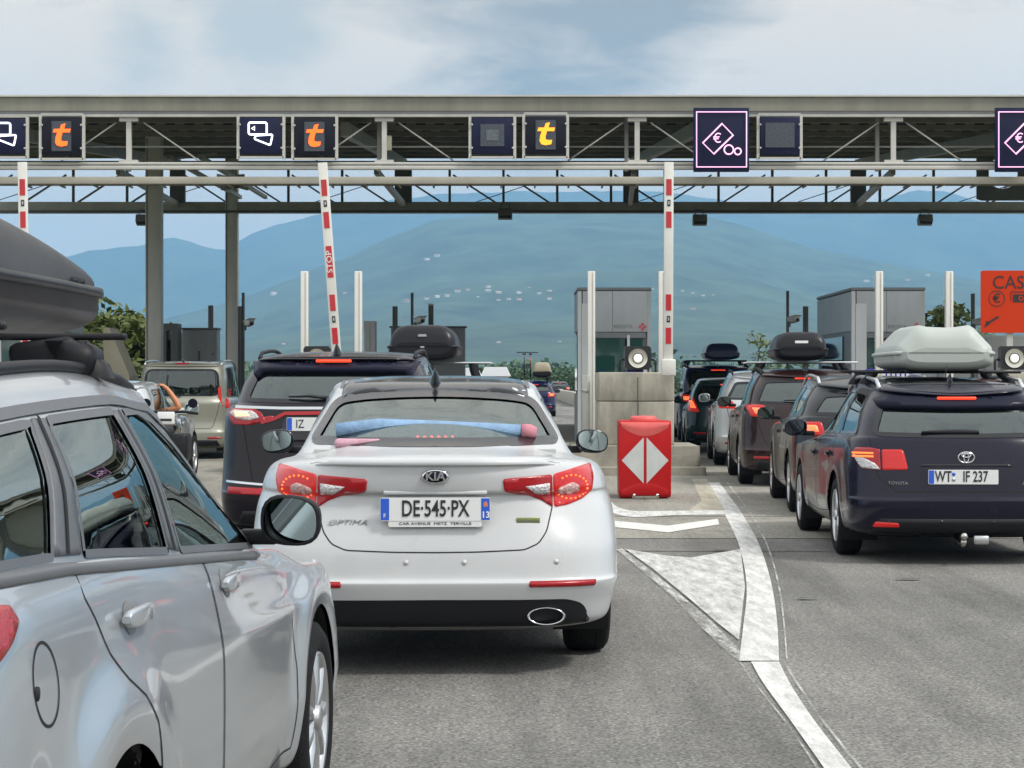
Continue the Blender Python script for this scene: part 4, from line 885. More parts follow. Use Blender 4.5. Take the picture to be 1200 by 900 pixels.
def bicycle(label, x, mat, group=None):
    t = thing('bicycle', label, 'bicycle', tuple(inside(far1, x, 1.3, 1.63)), R(-1), group)
    for y in (-.52, .52):
        w = MB(); w.tube([(0, y + .33 * math.cos(a), .34 + .33 * math.sin(a)) for a in np.linspace(0, 2 * math.pi, 25)[:-1]], .022, 6, closed=True); w.build('wheel', M['rubber'], t)
        s_ = MB(); [s_.tube([(0, y, .34), (0, y + .32 * math.cos(a), .34 + .32 * math.sin(a))], .003, 4) for a in np.linspace(0, 6.28, 13)[:-1]]; s_.build('spokes', M['alloy'], t)
    f = MB(); A, B, Cc, E, G = (0, -.52, .34), (0, -.05, .30), (0, -.18, .82), (0, .38, .86), (0, .52, .34)
    for a, b in ((A, B), (B, Cc), (A, Cc), (Cc, E), (B, E), (E, G)): f.tube([a, b], .026, 8)
    f.build('frame', mat, t); MB().tube([(0, .38, .86), (0, .40, 1.02)], .018, 6).build('stem', M['alloy'], t)
    MB().tube([(-.32, .36, 1.04), (-.15, .42, 1.04), (.15, .42, 1.04), (.32, .36, 1.04)], .018, 8).build('handlebar', M['plastic'], t); MB().box((0, -.2, .96), (.14, .27, .06), bev=.02).build('saddle', M['plastic'], t); MB().tube([(0, -.18, .8), (0, -.2, .95)], .016, 6).build('seat_post', M['alloy'], t)
bicycle('black bicycle upright on the far car roof, left of the red one', -.42, M['black_gloss']); bicycle('red bicycle upright on the far car roof beside the tan box', -.16, pm('bike red', (.35, .03, .03), .35, coat=1.))

drk = generic('hatchback', 'pale silver hatchback with an arm out of its window, in the left lane', (-5.53, 26.9), 0., D_(L=4.0, H=1.45, W=.85, zb=1.0, zt=1.31, yt=.32, wt=.64, base=2.5), M['pale_silver'], lit=False, plate_z=.78, rails=False, glass='glass_rear')
p, n = drk.at('B', 0, 1.335); sp_ = MB(); sp_.grid([[(x_, p[1] - .05 + abs(x_) * .10 + a, 1.352 - x_ * x_ * .05 + b) for a, b in ((.06, -.02), (-.02, -.008), (-.03, .004), (.0, .024), (.12, .044))] for x_ in np.linspace(-.58, .58, 21)]); sp_.build('roof_highlight', M['pale_silver'], drk.root)  # bar added to show the sky highlight along the roof edge
# ------------------------------------------------------------------ materials of the place
M.update(
    concrete=pm('weathered concrete', (.36, .335, .275), .85, var=.42, vs=3., bump=.15, bs=60, stretch=(1., 1., .35)),
    concrete2=pm('kerb concrete', (.31, .29, .24), .9, var=.3, vs=3., bump=.2, bs=50),
    steelgrey=pm('grey green painted steel', (.40, .40, .37), .5, var=.2, vs=1.5),
    steeldark=pm('dark painted steel', (.12, .125, .125), .55, var=.15, vs=1.5),
    fascia=pm('olive grey fascia sheet', (.20, .195, .155), .5, var=.22, vs=1.2, stretch=(1.6, 1., .2)),
    whitesteel=pm('pale galvanised rail', (.50, .49, .45), .45, var=.14, vs=1.2),
    beigesteel=pm('beige walkway edge', (.36, .34, .28), .5, var=.15, vs=1.),
    roofsheet=pm('corrugated roof sheet', (.36, .355, .30), .55, var=.15, vs=.6),
    boothgrey=pm('booth grey panel', (.31, .33, .34), .42, var=.13, vs=2.5, stretch=(1., 1., .35)),
    boothpale=pm('booth pale panel', (.44, .46, .46), .42, var=.06, vs=2.),
    boothdark=pm('booth edge', (.13, .14, .145), .45),
    boothglass=pm('booth green glass', (.012, .05, .042), .06, coat=1., spec=.8),
    signpanel=pm('sign dark panel', (.008, .008, .016), .45, spec=.2),
    signblue=pm('sign dark blue frame', (.010, .012, .040), .45, spec=.2),
    led_off=pm('unlit display', (.05, .06, .075), .35, var=.4, vs=30),
    led_white=pm('lit white tube', (.9, .92, 1.), .4, emit=1.3, ecol=(.86, .90, 1.)),
    led_pink=pm('lit pink tube', (.7, .4, .6), .4, emit=.75, ecol=(1., .50, .80)),
    led_orange=pm('lit orange lamps', (.7, .10, .01), .4, emit=1.25, ecol=(1., .11, .01)),
    led_yellow=pm('lit yellow lamps', (.8, .30, .02), .4, emit=1.0, ecol=(1., .32, .012)),
    arm_white=pm('barrier white', (.66, .65, .60), .4, var=.06, vs=4), arm_red=pm('barrier red', (.48, .012, .02), .4, coat=.3),
    nose_red=pm('red moulded plastic', (.45, .006, .007), .45, spec=.25, coat=.05, var=.10, vs=3, rvar=.1), nose_white=pm('white reflector', (.56, .57, .55), .4, var=.1, vs=5),
    orange=pm('orange sign sheet', (.55, .036, .004), .5, spec=.2), ink=pm('sign black', (.02, .016, .015), .5),
    housing=pm('lamp housing black', (.015, .015, .017), .4, coat=.2), reflector=pm('lamp reflector', (.62, .60, .52), .25, metal=.7),
    lampglass=pm('lamp glass', (.85, .85, .8), .15, emit=.35, ecol=(1, .97, .9)), purple=pm('violet panel', (.06, .035, .42), .4), camwhite=pm('camera white', (.7, .7, .68), .4),
    bark=pm('bark', (.09, .07, .05), .9, var=.3, vs=8, bump=.3), leaf=pm('leaf green', (.036, .078, .018), .6, var=.5, vs=1.2), leaf2=pm('leaf yellow green', (.12, .15, .03), .6, var=.4, vs=2.),
    housewhite=pm('white render', (.62, .61, .57), .8), houserose=pm('pale rose render', (.55, .42, .36), .8), tile=pm('clay tile', (.38, .17, .10), .8))
# ------------------------------------------------------------------ ground, road, markings
def sheet(name, pts, z, mat, kind='structure', label=None):
    o = MB().add([(x, y, z) for x, y in pts], [list(range(len(pts)))]).build(name, mat, recalc=False)
    if o.data.polygons[0].normal.z < 0: o.data.flip_normals()
    o['kind'] = kind; return o
def roadmat(name, a, b, speck=.5, scale=260., big=.35, stain=.0, crack=0.):
    m = bpy.data.materials.new(name); m.use_nodes = True; nt = m.node_tree; bs = nt.nodes['Principled BSDF']; bs.inputs['Roughness'].default_value = .82; lk = nt.links.new
    tc = nd(nt, 'ShaderNodeTexCoord'); n1 = nd(nt, 'ShaderNodeTexNoise', Scale=big, Detail=7., Roughness=.62); lk(tc.outputs['Object'], n1.inputs['Vector'])
    r1 = nd(nt, 'ShaderNodeValToRGB'); r1.color_ramp.elements[0].position = .32; r1.color_ramp.elements[1].position = .68; r1.color_ramp.elements[0].color = (*a, 1); r1.color_ramp.elements[1].color = (*b, 1); lk(n1.outputs['Fac'], r1.inputs['Fac'])
    v = nd(nt, 'ShaderNodeTexVoronoi', Scale=scale / 5); lk(tc.outputs['Object'], v.inputs['Vector'])
    n2 = nd(nt, 'ShaderNodeTexNoise', Scale=scale / 4, Detail=4.); lk(tc.outputs['Object'], n2.inputs['Vector'])
    mr = nd(nt, 'ShaderNodeMapRange'); mr.inputs['From Min'].default_value = .28; mr.inputs['From Max'].default_value = .72; mr.inputs['To Min'].default_value = 1 - speck; mr.inputs['To Max'].default_value = 1 + speck; lk(n2.outputs['Fac'], mr.inputs['Value'])
    vm = nd(nt, 'ShaderNodeMix', _data_type='RGBA', _blend_type='MULTIPLY'); vm.inputs[0].default_value = 1.; lk(r1.outputs['Color'], vm.inputs[6]); lk(mr.outputs['Result'], vm.inputs[7])
    hs = nd(nt, 'ShaderNodeHueSaturation'); lk(vm.outputs[2], hs.inputs['Color']); w = nd(nt, 'ShaderNodeMapRange'); w.inputs['To Min'].default_value = .65; w.inputs['To Max'].default_value = 1.38; lk(v.outputs['Color'], w.inputs['Value']); lk(w.outputs['Result'], hs.inputs['Value'])
    out = hs.outputs['Color']
    if stain:                                                 # tyre and oil streaks along the lanes
        mp = nd(nt, 'ShaderNodeMapping'); mp.inputs['Scale'].default_value = (1.1, .09, 1); lk(tc.outputs['Object'], mp.inputs['Vector']); n3 = nd(nt, 'ShaderNodeTexNoise', Scale=1., Detail=6., Roughness=.7); lk(mp.outputs['Vector'], n3.inputs['Vector'])
        m3 = nd(nt, 'ShaderNodeMapRange'); m3.inputs['From Min'].default_value = .44; m3.inputs['From Max'].default_value = .64; m3.inputs['To Min'].default_value = 1.; m3.inputs['To Max'].default_value = 1 - stain; lk(n3.outputs['Fac'], m3.inputs['Value'])
        x = nd(nt, 'ShaderNodeMix', _data_type='RGBA', _blend_type='MULTIPLY'); x.inputs[0].default_value = 1.; lk(out, x.inputs[6]); lk(m3.outputs['Result'], x.inputs[7]); out = x.outputs[2]
    lk(out, bs.inputs['Base Color'])
    bp = nd(nt, 'ShaderNodeBump', Strength=.5, Distance=.006); lk(n2.outputs['Fac'], bp.inputs['Height']); lk(bp.outputs['Normal'], bs.inputs['Normal']); return m
def paintmat(name, col, wear, scale=3., th=.5, soft=.08):
    m = bpy.data.materials.new(name); m.use_nodes = True; nt = m.node_tree; bs = nt.nodes['Principled BSDF']; bs.inputs['Base Color'].default_value = (*col, 1); bs.inputs['Roughness'].default_value = .7; lk = nt.links.new
    tc = nd(nt, 'ShaderNodeTexCoord'); mpp = nd(nt, 'ShaderNodeMapping'); mpp.inputs['Scale'].default_value = (1., .16, 1.); lk(tc.outputs['Object'], mpp.inputs['Vector']); a = nd(nt, 'ShaderNodeTexNoise', Scale=scale, Detail=10., Roughness=.75); b = nd(nt, 'ShaderNodeTexNoise', Scale=70., Detail=3.); lk(mpp.outputs[0], a.inputs['Vector']); lk(tc.outputs['Object'], b.inputs['Vector'])
    ad = nd(nt, 'ShaderNodeMath', _operation='MULTIPLY_ADD'); ad.inputs[1].default_value = .35; lk(b.outputs['Fac'], ad.inputs[0]); lk(a.outputs['Fac'], ad.inputs[2])
    mr = nd(nt, 'ShaderNodeMapRange'); mr.inputs['From Min'].default_value = th + .175 - soft; mr.inputs['From Max'].default_value = th + .175 + soft; mr.inputs['To Min'].default_value = 1 - wear; mr.inputs['To Max'].default_value = 1.; lk(ad.outputs[0], mr.inputs['Value'])
    t = nd(nt, 'ShaderNodeBsdfTransparent'); mx = nd(nt, 'ShaderNodeMixShader'); lk(mr.outputs['Result'], mx.inputs[0]); lk(t.outputs[0], mx.inputs[1]); lk(bs.outputs[0], mx.inputs[2]); lk(mx.outputs[0], nt.nodes['Material Output'].inputs[0]); return m
G0 = 8300
sheet('ground', [(-G0, -150), (G0, -150), (G0, 9300), (-G0, 9300)], -.02, pm('dry grass ground', (.09, .11, .04), .95, var=.4, vs=.05))
sheet('road', [(-17, -60), (19, -60), (19, 900), (-17, 900)], 0., roadmat('asphalt', (.118, .114, .104), (.215, .206, .185), .75, 260., .28, .42))
sheet('concrete_apron', [(-17, 18.6), (19, 18.6), (19, 58), (-17, 58)], .004, roadmat('apron concrete', (.215, .203, .172), (.305, .287, .243), .3, 200., .5, .3))
wh = paintmat('worn white road paint', (.62, .615, .585), .62, 12., .42, .18); wh2 = paintmat('very worn road paint', (.60, .595, .565), .96, 9., .545, .12); wh3 = paintmat('fresh road paint', (.64, .635, .60), .4, 6., .34, .12); bg = paintmat('stained beige paint', (.50, .46, .36), .8, 2., .46, .2)
def strip(name, L_, Rr, mat, z=.008):
    n = len(L_); P = [(*p, z) for p in L_] + [(*p, z) for p in Rr]
    o = MB().add(P, [(i, i + 1, n + i + 1, n + i) for i in range(n - 1)]).build(name, mat, recalc=False)
    for p in o.data.polygons:
        if p.normal.z < 0: p.flip()
    o['kind'] = 'structure'; return o
def smooth_px(pts, k=8): return [tuple(p) for p in pchip([gp(*q) for q in pts], k)]
strip('road_marking', smooth_px([(826, 566), (850, 605), (866, 640), (875, 690), (871, 735), (866, 776)]), smooth_px([(843, 566), (871, 605), (890, 640), (905, 690), (911, 735), (913, 776)]), wh)
strip('road_marking', smooth_px([(880, 777), (895, 803), (924, 843), (964, 900), (1006, 965)]), smooth_px([(913, 777), (926, 803), (957, 850), (996, 900), (1048, 965)]), wh)
for off in (0, 3):
    strip('road_marking', smooth_px([(866 - off, 777), (884 - off, 803), (916 - off, 843), (955 - off, 900), (998 - off, 965)]), smooth_px([(868, 777), (886, 803), (918, 843), (958, 900), (1001, 965)]), wh2, .0085 + off * .001) if off == 0 else strip('road_marking', smooth_px([(917, 777), (933, 803), (965, 850), (1005, 900), (1058, 965)]), smooth_px([(920, 777), (936, 803), (968, 850), (1009, 900), (1062, 965)]), wh2, .0095)
strip('road_marking', smooth_px([(851, 566), (880, 605), (898, 640), (912, 690), (918, 735), (921, 774)]), smooth_px([(853, 566), (882, 605), (900, 640), (914, 690), (920, 735), (923, 774)]), wh2, .009)
strip('road_marking', smooth_px([(722, 645), (752, 670), (790, 703), (830, 745), (866, 777)]), smooth_px([(729, 644), (760, 668), (800, 701), (838, 734), (870, 768)]), wh2, .010)
sheet('road_marking', [gp(*p) for p in ((733, 645), (782, 653), (810, 655), (868, 645), (873, 690), (866, 752), (842, 733), (806, 702), (765, 668))], .012, paintmat('scuffed white road paint', (.62, .615, .585), .74, 12., .46, .18))
sheet('road_marking', [gp(*p) for p in ((700, 610), (723, 611.5), (782, 617), (841, 609), (843, 615.5), (783, 625), (723, 619), (700, 617))], .009, wh3)
strip('road_marking', smooth_px([(708, 580), (722, 594), (748, 600), (800, 599.5), (850, 599)]), smooth_px([(702, 582), (714, 600), (745, 607), (800, 604.5), (852, 604)]), wh, .010)
sheet('road_marking', [gp(*p) for p in ((811, 562), (828, 562), (850, 599), (806, 600), (822, 588))], .0085, bg)
dark = pm('tar seam', (.088, .085, .078), .8, var=.3, vs=5)
for a, b in (((560, 646), (1230, 647)), ((560, 606), (1260, 605.5))):
    p, q = gp(*a), gp(*b); n = 40; rg = random.Random(3); cs = [(p[0] + (q[0] - p[0]) * i / n, p[1] + (q[1] - p[1]) * i / n + rg.uniform(-.02, .02)) for i in range(n + 1)]
    strip('road_seam', [(x, y - .022) for x, y in cs], [(x, y + .022) for x, y in cs], dark, .006)
for px_, py_, w_, h_ in ((1062, 680, .12, .02), (945, 703, .07, .02), (847, 646, .08, .03)):
    x, y = gp(px_, py_); o = MB().add([(x + w_ * math.cos(a) * rng.uniform(.7, 1.2), y + h_ * 2 * math.sin(a) * rng.uniform(.7, 1.2), .014) for a in np.linspace(0, 6.283, 11)[:-1]], [list(range(10))]).build('road_patch', pm('tar patch', (.085, .082, .076), .8, var=.3, vs=9), recalc=False); o['kind'] = 'structure'
# ------------------------------------------------------------------ toll islands
ISL = [-8.35, -3.25, 1.90, 7.05 + .85]
for k, x in enumerate(ISL):
    m = MB(); m.prism(rounded([(x - 1.02, 31.), (x + 1.05, 31.), (x + .95, 55), (x - .95, 55)], .12), .0, .13, 'xy'); m.prism(rounded([(x - .99, 31.35), (x + .99, 31.35), (x + .88, 54.6), (x - .88, 54.6)], .10), .13, .30, 'xy')
    m.prism([(x - .97, 31.4), (x + .98, 31.4), (x + .98, 33.4), (x - .97, 33.4)], .301, .44, 'xy'); o = m.build('kerb_island', M['concrete2']); o['kind'] = 'structure'
def block(x, label):
    t = thing('concrete_block', label, 'concrete block', (x, 31.9, .44), 0, 'concrete guard blocks on the toll islands'); D = .75
    MB().box((0, D, .34), (1.17, 1.5, .68), bev=.02).build('lower_course', M['concrete'], t); MB().box((0, D, .912), (1.18, 1.5, .45), bev=.02).build('upper_course', M['concrete'], t)
    MB().box((.02, -.004, .56), (.012, .01, 1.0)).build('joint', pm('joint mortar', (.12, .11, .09), .9), t); return t
blk = [block(1.94, 'stained concrete block behind the red marker, left of the brown car'), block(-3.2, 'concrete block hidden behind the plum SUV'), block(8.26, 'concrete block at the right edge under the orange sign')]
# red attenuator in front of the island
def attenuator():
    D = 24.9; x = wx(756, D); t = thing('impact_marker', 'red plastic island marker with two white triangles forming a diamond', 'road marker', (x, D, 0)); w, h, dp = .64, .95, .85
    mb = MB(); rows = []
    for z, k, dy in ((.02, .97, .02), (.05, .99, .0), (.12, .99, .0), (h * .5, 1., 0), (h - .06, 1., .0), (h - .015, .995, .01), (h, .98, .03)):
        rows.append([(p[0] * k, p[1] + dy * (1 if p[1] < .2 else -1), z) for p in rounded([(-w / 2, 0), (w / 2, 0), (w / 2 * .93, dp), (-w / 2 * .93, dp)], .012, 4)])
    mb.grid(rows, closed=True); mb.add(rows[-1], [list(range(len(rows[-1])))]); mb.build('body', M['nose_red'], t)
    for sg in (-1, 1): MB().prism([(sg * .018, .19), (sg * .018, .75), (sg * .285, .47)], -.004, .01).build('triangle', M['nose_white'], t)
    n_ = 18; up = [(-w / 2 * .93 + w * .93 * i / n_, .93 - .0 * i) for i in range(n_ + 1)]; lo = [(-w / 2 * .9 + w * .9 * i / n_, .765 + .115 * (abs(i / n_ - .5) * 2)**2) for i in range(n_ + 1)]
    g = MB(); g.grid([[(p[0], -.002 - .0 * 1, p[1]) for p in lo], [(p[0], -.010, (p[1] + q[1]) / 2) for p, q in zip(lo, up)], [(q[0], -.006, q[1]) for q in up], [(q[0], .06, q[1] + .02) for q in up]]); g.build('brow', pm('pale red plastic', (.62, .10, .09), .45, var=.12, vs=4), t)  # brow in a paler red than the body
    g = MB(); lo = [(-w / 2 * .9 + w * .9 * i / n_, .05) for i in range(n_ + 1)]; up = [(p[0], .10 + .10 * (1 - (abs(i / n_ - .5) * 2)**2)) for i, p in enumerate(lo)]
    g.grid([[(p[0], -.002, p[1]) for p in up], [(p[0], -.012, (p[1] + q[1]) / 2) for p, q in zip(lo, up)], [(p[0], -.006, p[1]) for p in lo]]); g.build('skirt', M['nose_red'], t)
    MB().lathe([(0, .17), (.03, .17), (.055, .14), (.06, .001)], (0, .35, h), 'z', 28).build('cap', pm('pale red plastic', (.58, .09, .085), .45), t)
    f = MB(); f.bar((-.16, -.10, .03), (.16, -.10, .03), .03); f.bar((0, -.16, .03), (0, .0, .03), .03); f.tube([(-.14, -.1, .02), (-.14, -.1, .07)], .02, 8); f.tube([(.14, -.1, .02), (.14, -.1, .07)], .02, 8); f.build('anchor', M['steel'], t)
attenuator()
# lamps on the blocks
def lamp_unit(x, z, label, D=32.2):
    t = thing('signal_lamp', label, 'lamp', (x, D, z), 0, 'round signal lamps on the toll islands')
    mb = MB(); mb.prism([(-.21, .04), (-.17, .0), (.17, .0), (.21, .04), (.21, .33), (.18, .37), (-.18, .37), (-.21, .33)], 0, .22); mb.build('housing', M['housing'], t, (0, 0, .04))
    ln = MB(); ln.lathe([(-.01, .15), (-.02, .165), (0, .165)], (0, 0, .22), 'y', 32); ln.build('bezel', M['housing'], t); r = MB(); r.lathe([(-.012, .15), (-.004, .12), (-.004, .085)], (0, 0, .22), 'y', 32); r.build('reflector', M['reflector'], t)
    r = MB(); r.lathe([(-.016, .085), (-.02, .075), (-.014, .07)], (0, 0, .22), 'y', 32); r.build('inner_ring', M['housing'], t); b = MB(); b.lathe([(-.006, .075), (-.03, .05), (-.038, .001)], (0, 0, .22), 'y', 24); b.build('bulb_glass', M['lampglass'], t)
    y = MB(); [y.tube([(sg * .2, .1, .2), (sg * .27, .1, .2), (sg * .285, .1, .17), (sg * .285, .1, 0)], .018, 8) for sg in (-1, 1)]; y.build('yoke', M['housing'], t)
lamp_unit(1.98, 1.578, 'round black signal lamp on the stained concrete block beside the vertical barrier'); lamp_unit(-3.07, 1.578, 'round signal lamp poking up above the roof of the plum SUV'); lamp_unit(7.9, 1.578, 'round signal lamp below the orange cash sign')
MB().box((0, 0, .02), (.26, .2, .09)).build('lamp_base', M['purple'], None, (1.95, 32.5, 1.60)); o = bpy.data.objects['lamp_base']; o.name = 'control_box'; tag(o, 'small violet box under the round lamp on the stained block', 'box')
# ------------------------------------------------------------------ barriers
def barrier(x, y, z0, ztop, tilt, label, stop=False, logo=True):
    t = thing('toll_barrier', label, 'barrier', (x, y, z0), 0, 'raised red and white toll barriers'); t.rotation_euler = (0, R(tilt), 0); Lh = ztop - z0; w = .145
    MB().box((0, 0, .06), (.22, .20, .26), bev=.02).build('base', M['arm_white'], t); MB().box((0, 0, Lh / 2), (w, .05, Lh), bev=.008).build('arm', M['arm_white'], t)
    s = FPX / y
    for a, b in ((210, 229), (248, 267), (345, 364), (384, 403)):
        za, zb = wz(b, y) - z0, wz(a, y) - z0; MB().box((0, -.028, (za + zb) / 2), (w * .58, .006, zb - za)).build('red_stripe', M['arm_red'], t)
    for py in (238, 374):
        zz = wz(py, y) - z0; o = MB().box((0, -.029, zz), (.05, .006, .10), bev=.002).build('marker', M['plate_ink'], t); MB().box((0, -.033, zz), (.02, .004, .05)).build('marker_core', M['alloy'], o)
    if stop:
        za, zb = wz(325, y) - z0, wz(288, y) - z0; o = MB().box((0, -.028, (za + zb) / 2), (w * .62, .006, zb - za)).build('stop_panel', M['arm_red'], t)
        text('stop_letters', 'STOP', .115, M['white_ink'], o, (0, -.033, (za + zb) / 2), rot=(R(90), R(-90), 0), ext=.001, sx=1.25)
barrier(wx(783, 31.6), 31.6, 1.585, wz(190, 31.6), .2, 'vertical red and white barrier arm above the stained concrete block'); barrier(wx(398, 31.3), 31.3, 1.2, wz(190, 31.3), -4.2, 'slightly leaning barrier arm with a red STOP panel', True); barrier(wx(31, 32), 32, 1.2, wz(190, 32), -1., 'leftmost barrier arm, behind the black roof box', True)
# ------------------------------------------------------------------ white posts
def post(px, top, label, D=36., w=.13, mat='arm_white', zb=.3, gname='tall white posts on the island edges', name='post', cat='post', cap=False):
    x = wx(px, D); zt = wz(top, D); t = thing(name, label, cat, (x, D, zb), 0, gname); h = zt - zb
    mb = MB(); mb.box((0, 0, h / 2), (w, w, h), bev=w * .08); mb.build('shaft', M[mat], t); MB().box((0, 0, .01), (w * 1.8, w * 1.8, .02)).build('base_plate', M['steelgrey'], t)
    MB().bar((w * .18, -w * .5 - .004, .05), (w * .18, -w * .5 - .004, h - .02), w * .10, .006).build('groove', M['steelgrey'], t)
    if cap: MB().box((0, 0, h + .02), (w * 1.1, w * 1.1, .05), bev=.01).build('cap', M['camwhite'], t)
    return t
for px_, lb in ((357, 'white post left of the leaning STOP barrier'), (420, 'white post right of the leaning STOP barrier, beside a dark cabinet'), (693, 'white post in front of the left face of the grey booth'), (776, 'white post just behind the vertical barrier above the stained block'), (1030, 'white post in front of the right hand booth'), (1112, 'white post between the right hand booth and the orange sign')): post(px_, 318, lb)
DP = 'dark posts at the far end of the islands'
for px_, tp, w_, lb, cp in ((247, 358, .12, 'dark post standing in front of the grey cabinet', 0), (285, 343, .07, 'thin dark post carrying a camera right of the column', 0), (281.5, 359, .12, 'short thick dark post behind the thin camera post', 0), (463, 359, .13, 'dark post left of the thin pole above the black roof box', 0), (483, 343, .07, 'thin dark camera pole above the black roof box', 0), (505, 358, .13, 'dark post with a white cap above the black roof box', 1), (923, 341, .07, 'thin dark camera pole above the brown people carrier', 0), (944, 359, .13, 'short dark post right of the thin pole above the brown car', 0), (1140, 344, .09, 'dark post left of the orange sign', 0)):
    post(px_, tp, lb, 52., w_ * 1.0, 'steeldark', .3, DP, cap=bool(cp))
def cctv(px, py, label, D=51.7, flip=1):
    t = thing('security_camera', label, 'camera', (wx(px, D), D, wz(py, D)), R(25 * flip), 'cameras on the dark island poles'); MB().box((0, 0, .05), (.16, .36, .14), (R(-8), 0, 0), .02).build('housing', M['camwhite'], t); MB().box((0, -.02, .13), (.2, .44, .02), (R(-8), 0, 0)).build('sunshield', M['camwhite'], t); MB().box((-.08 * flip, .1, -.06), (.06, .08, .14)).build('bracket', M['steeldark'], t)
    MB().lathe([(-.205, .001), (-.205, .045), (-.17, .045)], (0, 0, .035), 'y', 16).build('lens', M['black_gloss'], t)
cctv(292, 381, 'white camera right of the second column'); cctv(492, 378, 'white camera above the black roof box of the left lane'); cctv(930, 377, 'white camera above the roof box of the brown car'); cctv(1147, 380, 'white camera left of the orange sign')
def cabinet(px0, px1, top, D, label, zb=.3, mat='boothgrey', frame=False):
    x0, x1 = wx(px0, D), wx(px1, D); zt = wz(top, D); t = thing('equipment_cabinet', label, 'cabinet', ((x0 + x1) / 2, D, zb), 0, 'cabinets at the lane side'); w, h = x1 - x0, zt - zb
    if frame:
        mb = MB(); mb.box((-w / 2 + .05, .3, h / 2), (.1, .6, h)); mb.box((w / 2 - w * .22, .3, h / 2), (w * .44, .6, h)); mb.box((-.02, .3, h - .09), (w - .02, .59, .18)); mb.build('frame', M[mat], t); MB().box((-w * .16, .36, h * .45), (w * .4, .02, h * .8)).build('pane', M['glass_dark'], t)
    else:
        MB().box((0, .3, h / 2), (w, .6, h), bev=.02).build('case', M[mat], t); MB().box((0, -.008, h / 2 - .02), (w * .86, .012, h * .9), bev=.004).build('door', M[mat], t); MB().box((0, -.02, h * .72), (w * .06, .014, h * .12)).build('lock', M['steeldark'], t); MB().box((w * .4, -.02, h * .75), (w * .05, .014, .05)).build('latch', M['steeldark'], t)
        MB().box((0, .28, h + .02), (w * 1.04, .68, .04)).build('lid', M['boothdark'], t)
cabinet(213, 254, 386, 50.5, 'wide grey cabinet between the two canopy columns'); cabinet(190, 208, 379, 49.5, 'narrow dark cabinet beside the left column', frame=True, mat='steeldark'); cabinet(427, 439, 376, 38, 'narrow dark cabinet right of the STOP barrier', frame=True, mat='steeldark'); cabinet(458, 545, 384, 53.5, 'broad grey cabinet behind the black roof box of the left lane')
# ------------------------------------------------------------------ booths
def booth(x0, x1, y, depth, zt, label, logo=True, zb=.30):
    t = thing('toll_booth', label, 'toll booth', ((x0 + x1) / 2, y, zb), 0, 'grey toll booths'); w, h = x1 - x0, zt - zb; hw = w / 2
    MB().box((0, depth / 2, h * .5), (w - .06, depth - .06, h - .02)).build('core', M['boothdark'], t)
    cut = wz(389, y) - zb
    for a, b in ((-hw + .09, -hw + .09 + (w - .16) * .46), (-hw + .095 + (w - .16) * .46, hw - .07)): MB().box(((a + b) / 2, .0, (cut + h - .07) / 2), (b - a, .06, h - .07 - cut), bev=.006).build('upper_panel', M['boothgrey'], t)
    MB().box((0, depth / 2, h - .03), (w + .02, depth + .02, .06), bev=.01).build('roof', M['boothdark'], t)
    for sg in (-1, 1): MB().box((sg * (hw - .035), .03, (h - .07) / 2), (.07, .1, h - .07)).build('corner_post', M['boothpale' if sg < 0 else 'boothgrey'], t)
    MB().box((-hw + .045 + .13, .0, (h - .3) / 2), (.2, .062, h - .3)).build('side_panel', M['boothpale'], t)
    MB().box((.05, .0, cut - .06), (w - .3, .05, .10)).build('head_rail', M['boothdark'], t)
    MB().box((-.08, .006, (cut - .11 + .85) / 2 + .1), (.62, .03, cut - 1.16)).build('window', M['boothglass'], t); MB().box((hw - .32, .006, cut - .25), (.32, .03, .24)).build('window', M['boothglass'], t)
    MB().box((.26, -.003, cut / 2), (.05, .07, cut - .12)).build('mullion', M['boothpale'], t); MB().box((hw - .25, .0, (cut - .4) / 2), (.42, .04, cut - .4)).build('lower_panel', M['boothpale'], t); MB().box((-.08, .0, .42), (.66, .05, .84)).build('lower_panel', M['boothgrey'], t)
    for sg in (-1, 1):
        MB().box((sg * (hw - .012), depth / 2, cut + (h - cut) / 2 - .03), (.03, depth - .1, h - cut - .1)).build('side_upper_panel', M['boothgrey'], t); MB().box((sg * (hw - .012), depth * .55, cut * .72), (.024, depth * .6, cut * .5)).build('side_window', M['boothglass'], t); MB().box((sg * (hw - .012), depth / 2, cut * .22), (.028, depth - .1, cut * .44)).build('side_lower_panel', M['boothgrey'], t)
    if logo:
        zz = wz(383, y) - zb; lg = MB(); [lg.prism([(hw - .16 + a, zz + b - .035), (hw - .125 + a, zz + b), (hw - .16 + a, zz + b + .035), (hw - .195 + a, zz + b)], -.036, -.028) for a, b in ((.045, 0), (-.045, 0), (0, .045), (0, -.045))]; lg.build('logo', pm('logo red', (.4, .05, .07), .5), t)
        text('logo_letters', 'ESCOTA', .085, M['boothdark'], t, (hw - .52, -.033, zz), ext=.001, sx=1.1)
    return t
booth(1.22, 2.58, 38, 2.0, 3.18, 'grey toll booth behind the stained concrete block in the middle'); booth(6.3, 7.66, 38, 4.3, 3.18, 'grey toll booth on the right behind the pale roof box'); booth(-9.75, -8.4, 38, 2.2, 3.0, 'toll booth hidden behind the black roof box on the left'); 
t = thing('ticket_machine', 'payment column on the island left of the STOP barrier, mostly hidden', 'ticket machine', (-3.45, 37, .3)); MB().box((0, .3, .75), (.7, .6, 1.5), bev=.03).build('case', M['boothgrey'], t); MB().box((.1, -.005, 1.0), (.3, .02, .4), bev=.01).build('screen', M['boothglass'], t)
